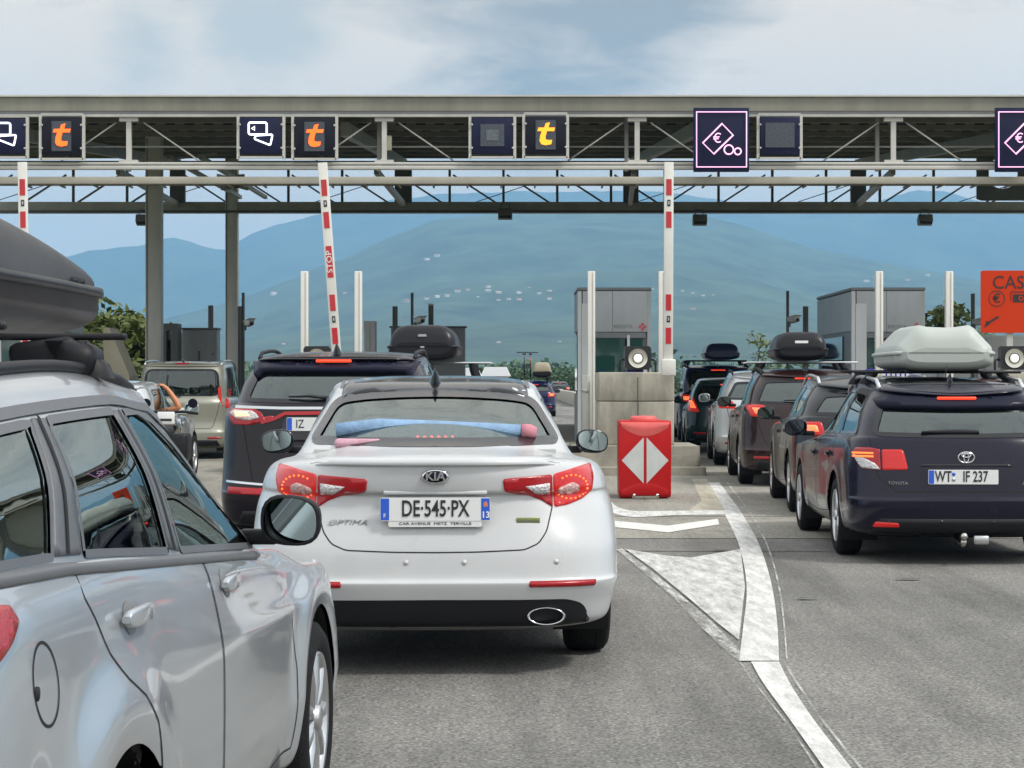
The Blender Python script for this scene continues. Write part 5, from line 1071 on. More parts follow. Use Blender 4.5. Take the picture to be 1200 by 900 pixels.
t = thing('wedge_panel', 'cream slanted panel in front of the left tree', 'panel', (wx(136, 40), 40, .2)); MB().prism([(-.28, 0), (.30, 0), (.26, wz(440, 40) - .2), (-.13, wz(384, 40) - .2), (-.25, wz(384, 40) - .2)], 0, .9).build('face', pm('cream concrete', (.52, .48, .36), .8, var=.1, vs=2), t); MB().box((-.27, .45, .9), (.05, .92, 2.0)).build('edge', M['steeldark'], t)
def railing(x, label):
    t = thing('railing', label, 'railing', (x, 33.5, .3), 0, 'slatted railings beside the concrete block'); n = 7
    for i in range(n): MB().box((0, i * .38, .62), (.05, .12, 1.24), bev=.008).build('slat', M['whitesteel'], t)
    for z in (.22, .98): MB().tube([(-.03, -.1, z), (-.03, n * .38 - .2, z)], .022, 8).build('rail', M['whitesteel'], t)
railing(1.25, 'slatted pale railing left of the stained block'); railing(2.62, 'slatted pale railing right of the stained block')
MB().box((0, 0, 0), (.9, .05, .2), bev=.01).build('violet_sign', M['purple'], None, (wx(1044, 36.5), 36.5, wz(439, 36.5))); o = bpy.data.objects['violet_sign']; tag(o, 'violet strip sign seen under the pale roof box', 'sign')
MB().box((0, 0, 0), (.07, .07, 1.2)).build('violet_sign_post', M['steelgrey'], o, (0, .04, -.65)).name = 'post'
lw = MB(); lw.box((0, -.027, -.045), (.62, .004, .012)); [lw.box((-.30 + i * .085, -.029, -.01), (.055, .006, .07 + .02 * ((i * 7) % 3 == 0))) for i in range(8)]; lw.build('lettering', M['white_ink'], o)
# ------------------------------------------------------------------ cash sign
def cash():
    D = 33.; x = wx(1187, D); z0 = wz(390, D); w, h = 1.03, wz(317, D) - z0; t = thing('cash_sign', 'orange cash sign with euro mark and arrows at the right edge', 'sign', (x, D, z0)); MB().prism(rounded([(-w / 2, 0), (w / 2, 0), (w / 2, h), (-w / 2, h)], .04), 0, .03).build('board', M['orange'], t)
    k = M['ink']; text('letters', 'CASH', .30, k, t, (.03, -.004, h * .80), sx=.95); s = FPX / D; ex = (1168 - 1187) / s; ez = (390 - 350) / s
    c = MB(); ring2(c, 0, 0, .118, .132, -.004, 0); c.build('euro_ring', k, t, (ex, 0, ez)); text('euro_mark', '€', .20, k, t, (ex, -.004, ez), bold=.003)
    n = MB(); n.prism([(.0, ez - .06), (.26, ez - .06), (.26, ez + .07), (.0, ez + .07)], -.004, 0); n.build('note_icon', k, t); ring = MB(); ring2(ring, .13, ez + .005, .025, .04, -.008, -.004, 20); ring.build('note_mark', M['orange'], t); f = MB(); f.bar((-.03, -.003, ez + .11), (.24, -.003, ez + .11), .005, .012); f.bar((-.03, -.003, ez + .11), (-.03, -.003, ez - .03), .012, .005); f.build('note_back', k, t)
    for sg in (-1, 1):
        a = MB(); a.add([(sg * q[0] - (.02 if sg < 0 else -.0), -.004, q[1]) for q in ((.45, .075), (.40, .20), (.345, .145))] , [(0, 1, 2)]); a.add([(sg * q[0] - (.02 if sg < 0 else 0), -.004, q[1]) for q in ((.385, .175), (.36, .15), (.20, .245), (.225, .275))], [(0, 1, 2, 3)]); a.build('arrow', k, t)
    MB().box((-.04, .06, -.9), (.10, .06, 2.0)).build('post', M['steelgrey'], t)
cash()
# ------------------------------------------------------------------ the canopy
YF, YB = 37., 61.; XA, XB = -16., 20.; ZF, ZBK = 6.31, 8.15
def zroof(y): return ZF + .10 + (ZBK - ZF) * (y - YF) / (YB - YF)
def canopy():
    t = thing('toll_canopy', 'long grey steel canopy over all the lanes with olive fascia', 'canopy', (0, YF, 0)); ly = lambda y: y - YF
    MB().prism([(0, wz(130, YF)), (0, wz(113.5, YF)), (.2, wz(113.5, YF)), (.2, wz(130, YF))], XA, XB, 'yz').build('fascia', M['fascia'], t); MB().box((2, .05, wz(112.6, YF)), (XB - XA, .2, .03)).build('fascia_cap', M['whitesteel'], t)
    MB().box((2, .06, wz(132.5, YF)), (XB - XA, .12, .06)).build('gutter', M['steeldark'], t); MB().box((2, .03, wz(135.5, YF)), (XB - XA, .10, .045)).build('top_rail', M['steelgrey'], t)
    rs = MB(); xs = []
    x = XA
    while x < XB: xs += [(x, 0), (x + .16, 0), (x + .20, .07), (x + .36, .07)]; x += .40
    rs.grid([[(a, ly(y), zroof(y) + b) for a, b in xs] for y in np.linspace(YF + .1, YB + 1, 5)], smooth=False); rs.build('roof_sheet', M['roofsheet'], t); MB().add([(XA, .1, zroof(YF) + .16), (XB, .1, zroof(YF) + .16), (XB, ly(YB) + 1, zroof(YB) + .23), (XA, ly(YB) + 1, zroof(YB) + .23)], [(0, 1, 2, 3)]).build('roof_top', M['fascia'], t)
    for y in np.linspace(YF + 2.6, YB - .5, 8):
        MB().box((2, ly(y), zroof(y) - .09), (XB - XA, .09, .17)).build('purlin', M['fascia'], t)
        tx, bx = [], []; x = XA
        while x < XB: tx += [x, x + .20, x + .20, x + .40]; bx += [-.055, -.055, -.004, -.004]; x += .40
        MB().grid([[(a, ly(y) - .06, zroof(y) + .05) for a in tx], [(a, ly(y) - .06, zroof(y) - .015 + b) for a, b in zip(tx, bx)], [(a, ly(y) - .03, zroof(y) - .015 + b) for a, b in zip(tx, bx)]], smooth=False).build('rib_gap_shade', M['plastic'], t)  # dark teeth painted for the shade in gaps between roof ribs and purlin
    for z0, z1, d, nm in ((193, 190, .08, 'handrail'), (198.5, 194, .12, 'kick_rail')): MB().box((2, d / 2, (wz(z0, YF) + wz(z1, YF)) / 2), (XB - XA, d, wz(z1, YF) - wz(z0, YF)), bev=.008).build(nm, M['whitesteel'], t)
    MB().box((2, .06, (wz(215.5, YF) + wz(207, YF)) / 2), (XB - XA, .12, wz(207, YF) - wz(215.5, YF)), bev=.01).build('walkway_edge', M['beigesteel'], t)
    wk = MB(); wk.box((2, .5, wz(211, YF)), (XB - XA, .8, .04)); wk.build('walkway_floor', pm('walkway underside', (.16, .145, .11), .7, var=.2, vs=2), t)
    rb_ = MB(); [rb_.box((x, .5, wz(214.5, YF)), (.03, .74, .03)) for x in np.arange(XA + .3, XB, .62)]; rb_.build('walkway_rib', M['beigesteel'], t)
    for px in (-150, 150, 450, 747, 1048, 1345):
        x = wx(px, YF); MB().box((x, .11, (wz(135, YF) + wz(190, YF)) / 2), (.09, .09, wz(136, YF) - wz(190, YF))).build('hanger_post', M['whitesteel'], t); MB().box((x, .1, wz(136.5, YF) - .04), (.34, .1, .08)).build('post_head', M['whitesteel'], t); MB().box((x, .08, wz(189, YF)), (.34, .1, .06)).build('post_foot', M['whitesteel'], t)
        MB().box((x - .15, .9, (wz(135, YF) + wz(190, YF)) / 2 + .1), (.07, .07, 1.2)).build('rear_post', M['steelgrey'], t)
        for sg in (-1, 1): MB().tube([(x + sg * .25, .2, wz(142, YF)), (x + sg * 1.25, .2, wz(187, YF))], .016, 6).build('brace_rod', M['whitesteel'], t)
    MB().box((2, .95, wz(165, YF)), (XB - XA, .03, .03)).build('mid_rod', M['steelgrey'], t)
    # rear truss
    yb = ly(YB) - .3; s = FPX / (YB - .3); zz = lambda py: wz(py, YB - .3)
    MB().box((2, yb, (zz(250) + zz(237)) / 2), (XB - XA, .3, zz(237) - zz(250))).build('lower_chord', M['steelgrey'], t); MB().box((2, yb - .17, zz(248.5)), (XB - XA, .06, .07)).build('chord_flange', M['steeldark'], t); MB().box((2, yb, zz(192)), (XB - XA, .2, .16)).build('upper_chord', M['steeldark'], t)
    for i, px in enumerate(np.arange(-40, 1290, 63.)):
        x = (px - 600) / s; MB().bar((x, yb, zz(238)), (x, yb, zz(192)), .075).build('truss_post', M['steeldark'], t)
        d = 50 / s; sg = 1 if (px < 209 or px >= 739) else -1; x0, x1 = (x + .1, x + d + .12) if sg > 0 else (x + d + .12, x + .1)
        MB().bar((x0, yb, zz(238)), (x1, yb, zz(205)), .075, .05).build('truss_diagonal', M['steeldark'], t)
        if i % 3 == 1: MB().tube([(x - .8, yb + .15, zz(236)), (x + .9, yb + .15, zz(214))], .014, 6).build('tie_rod', M['steeldark'], t)
    for px in (209, 474, 739, 1005):
        x = (px - 600) / s; gx = x
        MB().bar((gx, 2., zroof(YF + 2.) - .32), (gx, yb, zroof(YB) - .36), .16, .26).build('girder', M['steelgrey'], t); MB().box((gx, yb - .1, (zz(238) + zz(200)) / 2), (.45, .16, zz(200) - zz(238))).build('bearing_plate', M['steeldark'], t)
        MB().bar((gx - .34, yb - 7.5, zroof(YB - 7.8) - .75), (gx - .02, yb - .1, zz(240)), .12, .16).build('knee_brace', M['beigesteel'], t)
    lt = MB()
    for a in range(4):
        y0 = ly(47.5) + 1.2 + a * 2.6; lt.bar((-8.0, y0, 6.75), (-7.3, y0 + 1.8, 7.05), .07); lt.bar((-7.3, y0, 6.75), (-8.0, y0 + 1.8, 7.05), .07)
    lt.bar((-8.05, ly(48), 6.7), (-8.05, yb, 6.9), .1); lt.bar((-7.3, ly(48), 6.7), (-7.3, yb, 6.9), .1); lt.build('lattice_girder', M['beigesteel'], t)
    for px, y in ((181, 47.5), (272, 60.7), (181 + 905, 47.5)):
        x = wx(px, y) if px < 500 else 15.6
        MB().box((x, ly(y), zroof(y) / 2 + .05), (.36, .36, zroof(y) - .25), bev=.012).build('column', pm('column grey', (.62, .62, .58), .5, var=.15, vs=1.5, stretch=(1., 1., .3)), t); MB().box((x - .14, ly(y) - .185, zroof(y) / 2), (.02, .012, zroof(y) - .3)).build('column_seam', M['steeldark'], t)
    # gusset with the round opening
    gx0, gx1, gz0, gz1 = (1142 - 600) / s, (1240 - 600) / s, zz(236), zz(186); cx_, cz_, r_ = (1172 - 600) / s, zz(204), .46; N_ = 48; A = circ(cx_, cz_, r_, N_); Bq = []
    for i in range(N_):
        a = 2 * math.pi * i / N_; c, q = math.cos(a), math.sin(a); k = min(((gx1 - cx_) if c > 0 else (gx0 - cx_)) / c if abs(c) > 1e-6 else 1e9, ((gz1 - cz_) if q > 0 else (gz0 - cz_)) / q if abs(q) > 1e-6 else 1e9); Bq.append((cx_ + c * k, cz_ + q * k))
    gm = MB(); gm.grid([[(p[0], yb - .3, p[1]) for p in A], [(p[0], yb - .3, p[1]) for p in Bq], [(p[0], yb - .22, p[1]) for p in Bq], [(p[0], yb - .22, p[1]) for p in A], [(p[0], yb - .3, p[1]) for p in A]], closed=True, smooth=False); gm.build('gusset_plate', M['steeldark'], t)
    MB().box((wx(455, YF + .4), .4, wz(165, YF)), (.13, .12, .27), bev=.01).build('junction_box', pm('cream box', (.6, .57, .42), .5), t)
canopy()
def flood(px, py, label, y=60.2):
    t = thing('floodlight', label, 'floodlight', (wx(px, y), y, wz(py, y)), 0, 'floodlights under the canopy'); MB().box((0, 0, -.02), (.42, .3, .24), (R(-25), 0, 0), .02).build('housing', pm('flood grey', (.2, .2, .19), .5), t); MB().box((0, -.15, -.07), (.36, .02, .18), (R(-25), 0, 0)).build('glass', M['led_off'], t); MB().tube([(-.12, 0, .06), (-.12, .04, .28), (.12, .04, .28), (.12, 0, .06)], .018, 6).build('bracket', M['steeldark'], t)
flood(168, 257, 'small floodlight left of the left column'); flood(592, 250, 'small flat floodlight on the chord above the saloon'); flood(820, 257, 'floodlight right of the vertical barrier, under the chord'); flood(1084, 257, 'floodlight near the right edge under the chord')
# ------------------------------------------------------------------ signs on the canopy
def panel(px0, px1, py0, py1, label, kind, y=36.85, frame=True):
    x0, x1 = wx(px0, y), wx(px1, y); z0, z1 = wz(py1, y), wz(py0, y); w, h = x1 - x0, z1 - z0; t = thing('lane_sign', label, 'sign', ((x0 + x1) / 2, y, (z0 + z1) / 2), 0, 'lane signs hung on the canopy front'); s = FPX / y
    MB().box((0, .06, 0), (w, .1, h), bev=.01).build('panel', M['signblue' if kind in ('off', 'off2', 'euro', 'card') else 'signpanel'], t)
    if frame and kind != 'euro':
        for sg in (-1, 1): MB().box((sg * (w / 2 + .035), .06, -.03), (.05, .06, h + .13)).build('side_rail', M['whitesteel'], t)
        MB().box((0, .06, -h / 2 - .06), (w + .06, .06, .035)).build('bottom_rail', M['whitesteel'], t); MB().box((0, .07, h / 2 + .05), (w + .06, .05, .05)).build('top_rail', M['steelgrey'], t)
        for sg in (-1, 1):
            for zz in (-.22, .2): MB().box((sg * (w / 2 - .0), -.0, zz), (.035, .035, .035), bev=.008).build('clip', M['whitesteel'], t)
    tu = lambda nm, pts, m, r=.018, closed=True: MB().tube([(p[0], -.012, p[1]) for p in pts], r, 6, closed=closed).build(nm, m, t)
    if kind == 'card':
        tu('card_icon', rounded([(-.215, .02), (.11, .02), (.11, .235), (-.215, .235)], .04), M['led_white']); tu('card_icon', rounded([(-.10, -.06), (-.115, -.06), (.175, -.175), (.215, .02), (.13, .03)][1:4] + [(-.09, -.0)], .03), M['led_white'], .016)
        tu('card_arrow', [(-.16, .13), (-.11, .165), (-.11, .095)], M['led_white'], .012)
    elif kind in ('t', 't2'):
        m = M['led_orange' if kind == 't' else 'led_yellow']; MB().box((0, .0, 0), (w * .5, .012, h * .78)).build('display', M['led_off'], t)
        g = MB(); g.prism([(-.17, .075), (-.15, .145), (-.03, .145), (.0, .235), (.085, .255), (.055, .145), (.19, .145), (.17, .075), (.025, .075), (-.005, -.04), (.0, -.095), (.05, -.11), (.13, -.105), (.115, -.19), (.0, -.215), (-.09, -.19), (-.125, -.125), (-.115, -.03), (-.08, .075)], -.02, -.002); g.v = [(v[0] * .88, v[1], v[2] * .88 - .0) for v in g.v]; g.build('symbol', m, t)
    elif kind in ('off', 'off2'):
        MB().box((0, .0, .01), (w * (.58 if kind == 'off' else .74), .014, h * (.62 if kind == 'off' else .66))).build('display', M['led_off'], t); MB().box((0, -.012, .01), (w * .3, .01, h * .3)).build('dim_display', pm('dim display', (.10, .12, .13), .4, var=.5, vs=40), t) if kind == 'off' else None
    elif kind == 'euro':
        q = .86; tu('frame_tube', [(-w / 2 * .9, -h / 2 * q), (w / 2 * .9, -h / 2 * q), (w / 2 * .9, h / 2 * q), (-w / 2 * .9, h / 2 * q)], M['led_pink'], .014)
        P = lambda x, y_: ((x - 845) / s, (165 - y_) / s); tu('note_tube', [P(823, 169), (P(845.5, 146.5)), P(858.5, 160), P(836, 182)], M['led_pink'], .018); text('euro_mark', '€', .24, M['led_pink'], t, (P(840, 164)[0], -.006, P(840, 164)[1]), ext=.004)
        for (x, y_, r_) in ((853.5, 177, .082), (864, 179, .058)): tu('coin_tube', circ(*P(x, y_), r_, 24), M['led_pink'], .014)
panel(-19, 29, 139, 180, 'lit card sign cut by the left picture edge', 'card'); panel(49, 95, 137, 182, 'lit orange t sign, leftmost on the canopy', 't'); panel(281, 330, 138, 180, 'lit white card sign left of an orange t sign', 'card'); panel(345, 392, 138, 182, 'lit orange t sign right of the card sign', 't')
panel(553, 601, 138, 180, 'unlit dark blue display in a pale frame above the saloon', 'off'); panel(616, 663, 136, 180, 'lit yellow t sign beside the unlit display', 't2'); panel(813, 878, 126, 201, 'lit pink euro note sign above the vertical barrier', 'euro', 36.6); panel(891, 937, 137, 181, 'unlit dark blue display right of the euro note sign', 'off2'); panel(1167, 1232, 126, 201, 'lit pink euro note sign cut by the right edge', 'euro', 36.6)
# ------------------------------------------------------------------ person and motorcycle in the left lane
def person():
    y = 28.5; x = -5.53 + .42; me = bpy.data.meshes.new('person'); V, E, Rd = [], [], []
    def ch(pts, start=None):
        p = start
        for (a, b, c, r) in pts:
            V.append((a, b, c)); Rd.append(r); i = len(V) - 1
            if p is not None: E.append((p, i))
            p = i
        return p
    pelvis = ch([(0, 0, .52, .135)]); chest = ch([(0, -.03, .66, .12), (0, -.05, .82, .135), (0, -.04, .97, .125)], pelvis); ch([(0, -.02, 1.05, .06), (0, 0, 1.11, .082), (0, .01, 1.18, .095), (0, 0, 1.245, .07)], chest)
    for sg in (-1, 1):
        if sg > 0: w_ = ch([(.17, -.03, 1.0, .056), (.30, -.06, 1.01, .052), (.50, -.10, 1.07, .050), (.44, -.09, 1.17, .044), (.34, -.07, 1.31, .034)], chest); hand = (.27, -.06, 1.375, .034); d = -1
        else: w_ = ch([(-.17, -.03, .97, .056), (-.22, .02, .80, .05), (-.22, .08, .70, .042), (-.16, .24, .72, .036), (-.10, .34, .74, .028)], chest); hand = (-.08, .40, .75, .030); d = 1
        h = ch([hand], w_)
        for k in range(4):
            o = (k - 1.5) * .02
            if sg > 0: ch([(hand[0] - .04, hand[1] + o, hand[2] + .015, .011), (hand[0] - .075, hand[1] + o, hand[2] + .012, .010), (hand[0] - .095, hand[1] + o, hand[2] + .002, .009)], h)
            else: ch([(hand[0] + o, hand[1] + .04, hand[2] + .005, .011), (hand[0] + o, hand[1] + .07, hand[2] - .005, .010), (hand[0] + o, hand[1] + .085, hand[2] - .02, .009)], h)
        ch([(hand[0] - .01, hand[1] - .04, hand[2], .012), (hand[0] - .04, hand[1] - .055, hand[2] + .005, .010)], h)
        ch([(sg * .10, .10, .53, .10), (sg * .12, .42, .56, .07), (sg * .12, .46, .53, .06), (sg * .12, .58, .30, .045), (sg * .12, .60, .26, .044), (sg * .12, .72, .24, .034)], pelvis)
    me.from_pydata(V, E, []); o = bpy.data.objects.new('person', me); COL.objects.link(o); o.location = (x, y, 0)
    tag(o, 'person in the pale hatchback with a bare arm out of the window holding the roof', 'person'); md = o.modifiers.new('Skin', 'SKIN')
    for i, r in enumerate(Rd): me.skin_vertices[0].data[i].radius = (r, r)
    me.skin_vertices[0].data[0].use_root = True; o.modifiers.new('Sub', 'SUBSURF').levels = 2; o.modifiers['Sub'].render_levels = 2; md.use_smooth_shade = True; me.materials.append(M['skin'])
    def shell(name, mat, chains, off):
        m2 = bpy.data.meshes.new(name); v2, e2, r2 = [], [], []
        for chn in chains:
            for q, (a, b, c, r) in enumerate(chn):
                v2.append((a, b, c)); r2.append(r + off)
                if q: e2.append((len(v2) - 2, len(v2) - 1))
        m2.from_pydata(v2, e2, []); c_ = bpy.data.objects.new(name, m2); COL.objects.link(c_); c_.parent = o; md = c_.modifiers.new('Skin', 'SKIN'); md.use_smooth_shade = True
        for i, r in enumerate(r2): m2.skin_vertices[0].data[i].radius = (r, r)
        for i in range(len(v2)): m2.skin_vertices[0].data[i].use_root = (i == 0)
        c_.modifiers.new('Sub', 'SUBSURF').levels = 2; m2.materials.append(mat)
    shell('top', M['blackcloth'], [[(0, 0, .52, .135), (0, -.03, .66, .125), (0, -.05, .82, .14), (0, -.04, .97, .135), (0, -.02, 1.03, .07)]], .012)
    for sg in (-1, 1): shell('sleeve', M['blackcloth'], [[(sg * .12, -.03, .98, .07), (sg * .17, -.03, .995 if sg > 0 else .97, .062), (sg * (.26 if sg > 0 else .20), -.05 if sg > 0 else 0, 1.01 if sg > 0 else .88, .056)]], .008); shell('trouser_leg', M['jeans'], [[(sg * .08, .02, .52, .115), (sg * .10, .10, .53, .105), (sg * .12, .42, .56, .075), (sg * .12, .46, .52, .068), (sg * .12, .57, .32, .055)]], .012)
    hb = MB(); hb.grid([[(.105 * math.cos(b) * math.cos(a), .105 * math.sin(b) * math.cos(a) - .004, 1.185 + (.105 if a > 0 else .12) * math.sin(a)) for b in np.linspace(-math.pi / 2 - 2.0, -math.pi / 2 + 2.0, 20)] for a in np.linspace(-.8, math.pi / 2, 10)]); hb.build('hair', M['hair'], o)
    for sg in (-1, 1): MB().grid([[(sg * .033 + .014 * math.cos(a) * math.cos(b), .095 + .010 * math.cos(a) * math.sin(b), 1.185 + .009 * math.sin(a)) for b in np.linspace(0, 6.283, 9)[:-1]] for a in np.linspace(-1.5, 1.5, 5)], closed=True).build('eye', M['white_ink'], o)
person()
def motorcycle():
    y = 25.2; x = wx(181, y); t = thing('motorcycle', 'dark motorcycle with round mirrors behind the pale hatchback in the left lane', 'motorcycle', (x, y, 0))
    for yy in (0.0, 1.42):
        w = MB(); w.lathe([(-.06, .22), (-.065, .27), (-.03, .305), (.03, .305), (.065, .27), (.06, .22)], (0, yy, .305), 'x', 32); o = w.build('wheel', M['rubber'], t); q = MB(); q.lathe([(-.03, .22), (-.03, .19), (.03, .19), (.03, .22)], (0, yy, .305), 'x', 32); [q.bar((0, yy, .305), (0, yy + .2 * math.cos(a), .305 + .2 * math.sin(a)), .025) for a in np.linspace(0, 6.283, 6)[:-1]]; q.build('rim', M['alloy'], o)
    MB().box((0, .72, .48), (.34, .55, .42), bev=.08).build('engine', M['plastic'], t); MB().box((0, .92, .84), (.30, .55, .24), (R(-4), 0, 0), .09).build('fuel_tank', M['black_gloss'], t); MB().box((0, .38, .80), (.26, .68, .12), (R(4), 0, 0), .045).build('seat', M['blackcloth'], t)
    for sg in (-1, 1):
        MB().tube([(sg * .10, 1.42, .31), (sg * .10, 1.20, .95)], .026, 8).build('fork', M['chrome'], t); MB().tube([(sg * .11, 0, .31), (sg * .12, .5, .42)], .03, 8).build('swing_arm', M['plastic'], t); MB().box((sg * .31, .12, .62), (.2, .44, .34), bev=.04).build('pannier', M['plastic'], t)
        MB().tube([(sg * .25, 1.08, 1.02), (sg * .30, 1.12, 1.14)], .01, 6).build('mirror_stalk', M['chrome'], t); m = MB(); m.lathe([(.04, .001), (.035, .04), (.0, .062), (-.004, .058)], (sg * .30, 1.10, 1.15), 'y', 24); mm = m.build('mirror', M['plastic'], t); MB().lathe([(-.005, .057), (-.0055, .001)], (sg * .30, 1.10, 1.15), 'y', 24).build('mirror_glass', M['visor'], mm)
    MB().tube([(-.38, .98, 1.02), (-.2, 1.12, 1.04), (.2, 1.12, 1.04), (.38, .98, 1.02)], .018, 8).build('handlebar', M['plastic'], t)
    p = MB().box((.17, -.16, .985), (.21, .012, .15), bev=.008).build('number_plate', M['plate'], t); MB().box((.17, -.169, .96), (.14, .004, .03)).build('plate_mark', M['plate_ink'], p); MB().box((.08, -.1, .92), (.4, .1, .06), bev=.015).build('rear_rack', M['steel'], t); MB().box((0, -.12, .78), (.14, .05, .06), bev=.015).build('tail_light', M['red_lens'], t); MB().tube([(.17, .6, .3), (.2, .1, .36), (.2, -.2, .4)], .045, 10).build('exhaust_pipe', M['chrome'], t)
motorcycle()
# ------------------------------------------------------------------ trees
def tree(label, x, y, h, w, n=1600, mat='leaf', trunk=.25, low=.25, seed=1, leaf=.22, group=None, name='tree', asp=1.):
    rg = random.Random(seed); t = thing(name, label, 'tree', (x, y, 0), rg.uniform(0, 6), group); mb = MB()
    mb.tube([(0, 0, 0), (.05 * h * .2, 0, h * .3), (-.03 * h * .3, .03 * h, h * .6), (0, 0, h * .88)], [trunk * .5, trunk * .4, trunk * .26, trunk * .06], 8); cl = []
    for i in range(16):
        a = rg.uniform(0, 6.283); zz = rg.uniform(low, .9); rr = w / 2 * rg.uniform(.35, .85) * math.sin(math.pi * min(.95, max(.12, (zz - low * .6) / (1 - low * .6))))**.6; p = (rr * math.cos(a), rr * math.sin(a), h * zz); mb.tube([(0, 0, h * max(.15, zz - .22)), (p[0] * .5, p[1] * .5, p[2] - .08 * h), p], [trunk * .16, trunk * .1, trunk * .03], 5); cl.append((p, rg.uniform(.16, .30) * w))
    cl += [((0, 0, h * .86), w * .2), ((w * .1, 0, h * .7), w * .26)]
    mb.build('trunk', M['bark'], t); lf = MB()
    for i in range(n):
        (c, r) = cl[rg.randrange(len(cl))]; d = Vector((rg.gauss(0, 1), rg.gauss(0, 1), rg.gauss(0, 1))).normalized() * r * rg.random()**.45; p = Vector(c) + Vector((d.x, d.y, d.z * .75 * asp)); u = Vector((rg.gauss(0, 1), rg.gauss(0, 1), rg.gauss(0, .7))).normalized(); v = u.cross(Vector((rg.gauss(0, 1), rg.gauss(0, 1), rg.gauss(0, 1)))).normalized(); s = leaf * rg.uniform(.5, 1.2)
        lf.add([p - u * s, p - v * s * .42, p + u * s, p + v * s * .42], [(0, 1, 2, 3)])
    lf.build('crown', M[mat], t, recalc=False); return t
tree('broad green tree behind the cream slanted panel on the left', wx(140, 66), 66, wz(368, 66), 4.6, 3600, 'leaf2', trunk=.35, seed=3, low=.15)
tree('low green tree at the left behind the toll booth', wx(95, 74), 74, 3.4, 5., 1800, seed=5); tree('thin yellow green sapling above the brown car roof box', wx(891, 72), 72, wz(385, 72), 1.5, 900, 'leaf2', .1, seed=8, leaf=.09); tree('yellow green tree right of the right hand booth', wx(1103, 64), 64, wz(348, 64), 2.2, 1100, 'leaf2', .18, seed=11, leaf=.18, low=.3); tree('small tree behind the orange sign', wx(1150, 80), 80, wz(385, 80), 4., 1200, 'leaf', .2, seed=14)
for i, (px, py, D, w) in enumerate(((575, 432, 190, 5), (590, 431, 230, 7), (545, 436, 210, 6), (648, 436, 260, 9), (668, 437, 240, 7), (610, 437, 250, 8), (520, 437, 220, 7), (690, 439, 250, 8), (640, 439, 215, 7), (800, 440, 240, 8), (830, 441, 260, 9), (440, 439, 240, 8), (480, 440, 260, 9))):
    tree(['dark far tree beyond the white sheds', 'bushy far tree beside the road'][i % 2] + ', ' + ('left' if px < 600 else 'right') + ' of the far car with bicycles, number in line by height', wx(px, D), D, wz(py, D), w * .8, 1500, 'leaf', .3, seed=20 + i, leaf=.26, group='trees beyond the toll plaza', low=.1)['label'] = 'dark green tree in the far row beyond the toll plaza'
def wood():
    rg = random.Random(9); lf = MB()
    for i in range(14000):
        x = rg.uniform(-420, 420); y = rg.uniform(420, 620); h = 5 + 2. * math.sin(x * .05) + 1.3 * math.sin(x * .21 + 1); z = h * rg.random()**.6; p = Vector((x, y, z)); s = rg.uniform(.5, 1.2); u = Vector((rg.gauss(0, 1), rg.gauss(0, 1), rg.gauss(0, 1))).normalized(); v = u.cross(Vector((rg.gauss(0, 1), rg.gauss(0, 1), rg.gauss(0, 1)))).normalized(); lf.add([p - u * s, p - v * s * .7, p + u * s, p + v * s * .7], [(0, 1, 2, 3)])
    o = lf.build('wood', M['leaf'], recalc=False); tag(o, 'far dark green belt of trees at the foot of the hills', 'wood', kind='stuff')
wood()
def added_tree_belt():  # tree belt added behind the camera to darken reflections in paint and glass
    rg = random.Random(19); lf = MB()
    for i in range(5000):
        x = rg.uniform(-130, 130); y = rg.uniform(-95, -80); h = 8 + 2.5 * math.sin(x * .11) + 1.5 * math.sin(x * .4 + 1); z = h * rg.random()**.7; p = Vector((x, y, z)); s = rg.uniform(.6, 1.4); u = Vector((rg.gauss(0, 1), rg.gauss(0, 1), rg.gauss(0, 1))).normalized(); v = u.cross(Vector((rg.gauss(0, 1), rg.gauss(0, 1), rg.gauss(0, 1)))).normalized(); lf.add([p - u * s, p - v * s * .7, p + u * s, p + v * s * .7], [(0, 1, 2, 3)])
    o = lf.build('wood', M['leaf'], recalc=False); tag(o, 'unseen belt of trees added behind the viewer to darken car reflections', 'wood', kind='stuff')
added_tree_belt()
# ------------------------------------------------------------------ white sheds, lorry, verge wall
def shed(px0, px1, top, D, label, dz=1.):
    x0, x1 = wx(px0, D), wx(px1, D); t = thing('shed', label, 'building', ((x0 + x1) / 2, D, 0), 0, 'white sheds beyond the toll plaza'); w = x1 - x0; h = wz(top, D); dp = 12
    MB().box((0, dp / 2, h * .36), (w, dp, h * .72)).build('wall', M['housewhite'], t); MB().prism([(-w / 2 - .2, h * .72), (w / 2 + .2, h * .72), (w / 2 * .86, h), (-w / 2 * .86, h)], -.3, dp + .3).build('roof', pm('white sheet roof', (.74, .75, .76), .5), t)
    for k in (-.3, .1, .34): MB().box((w * k, -.02, h * .3), (w * .1, .06, h * .42)).build('door', M['steeldark'], t)
shed(523, 560, 431, 150, 'white shed far behind the saloon roof, with the left gable'); shed(566, 596, 430, 165, 'smaller white shed right of the first one, near the far trees')
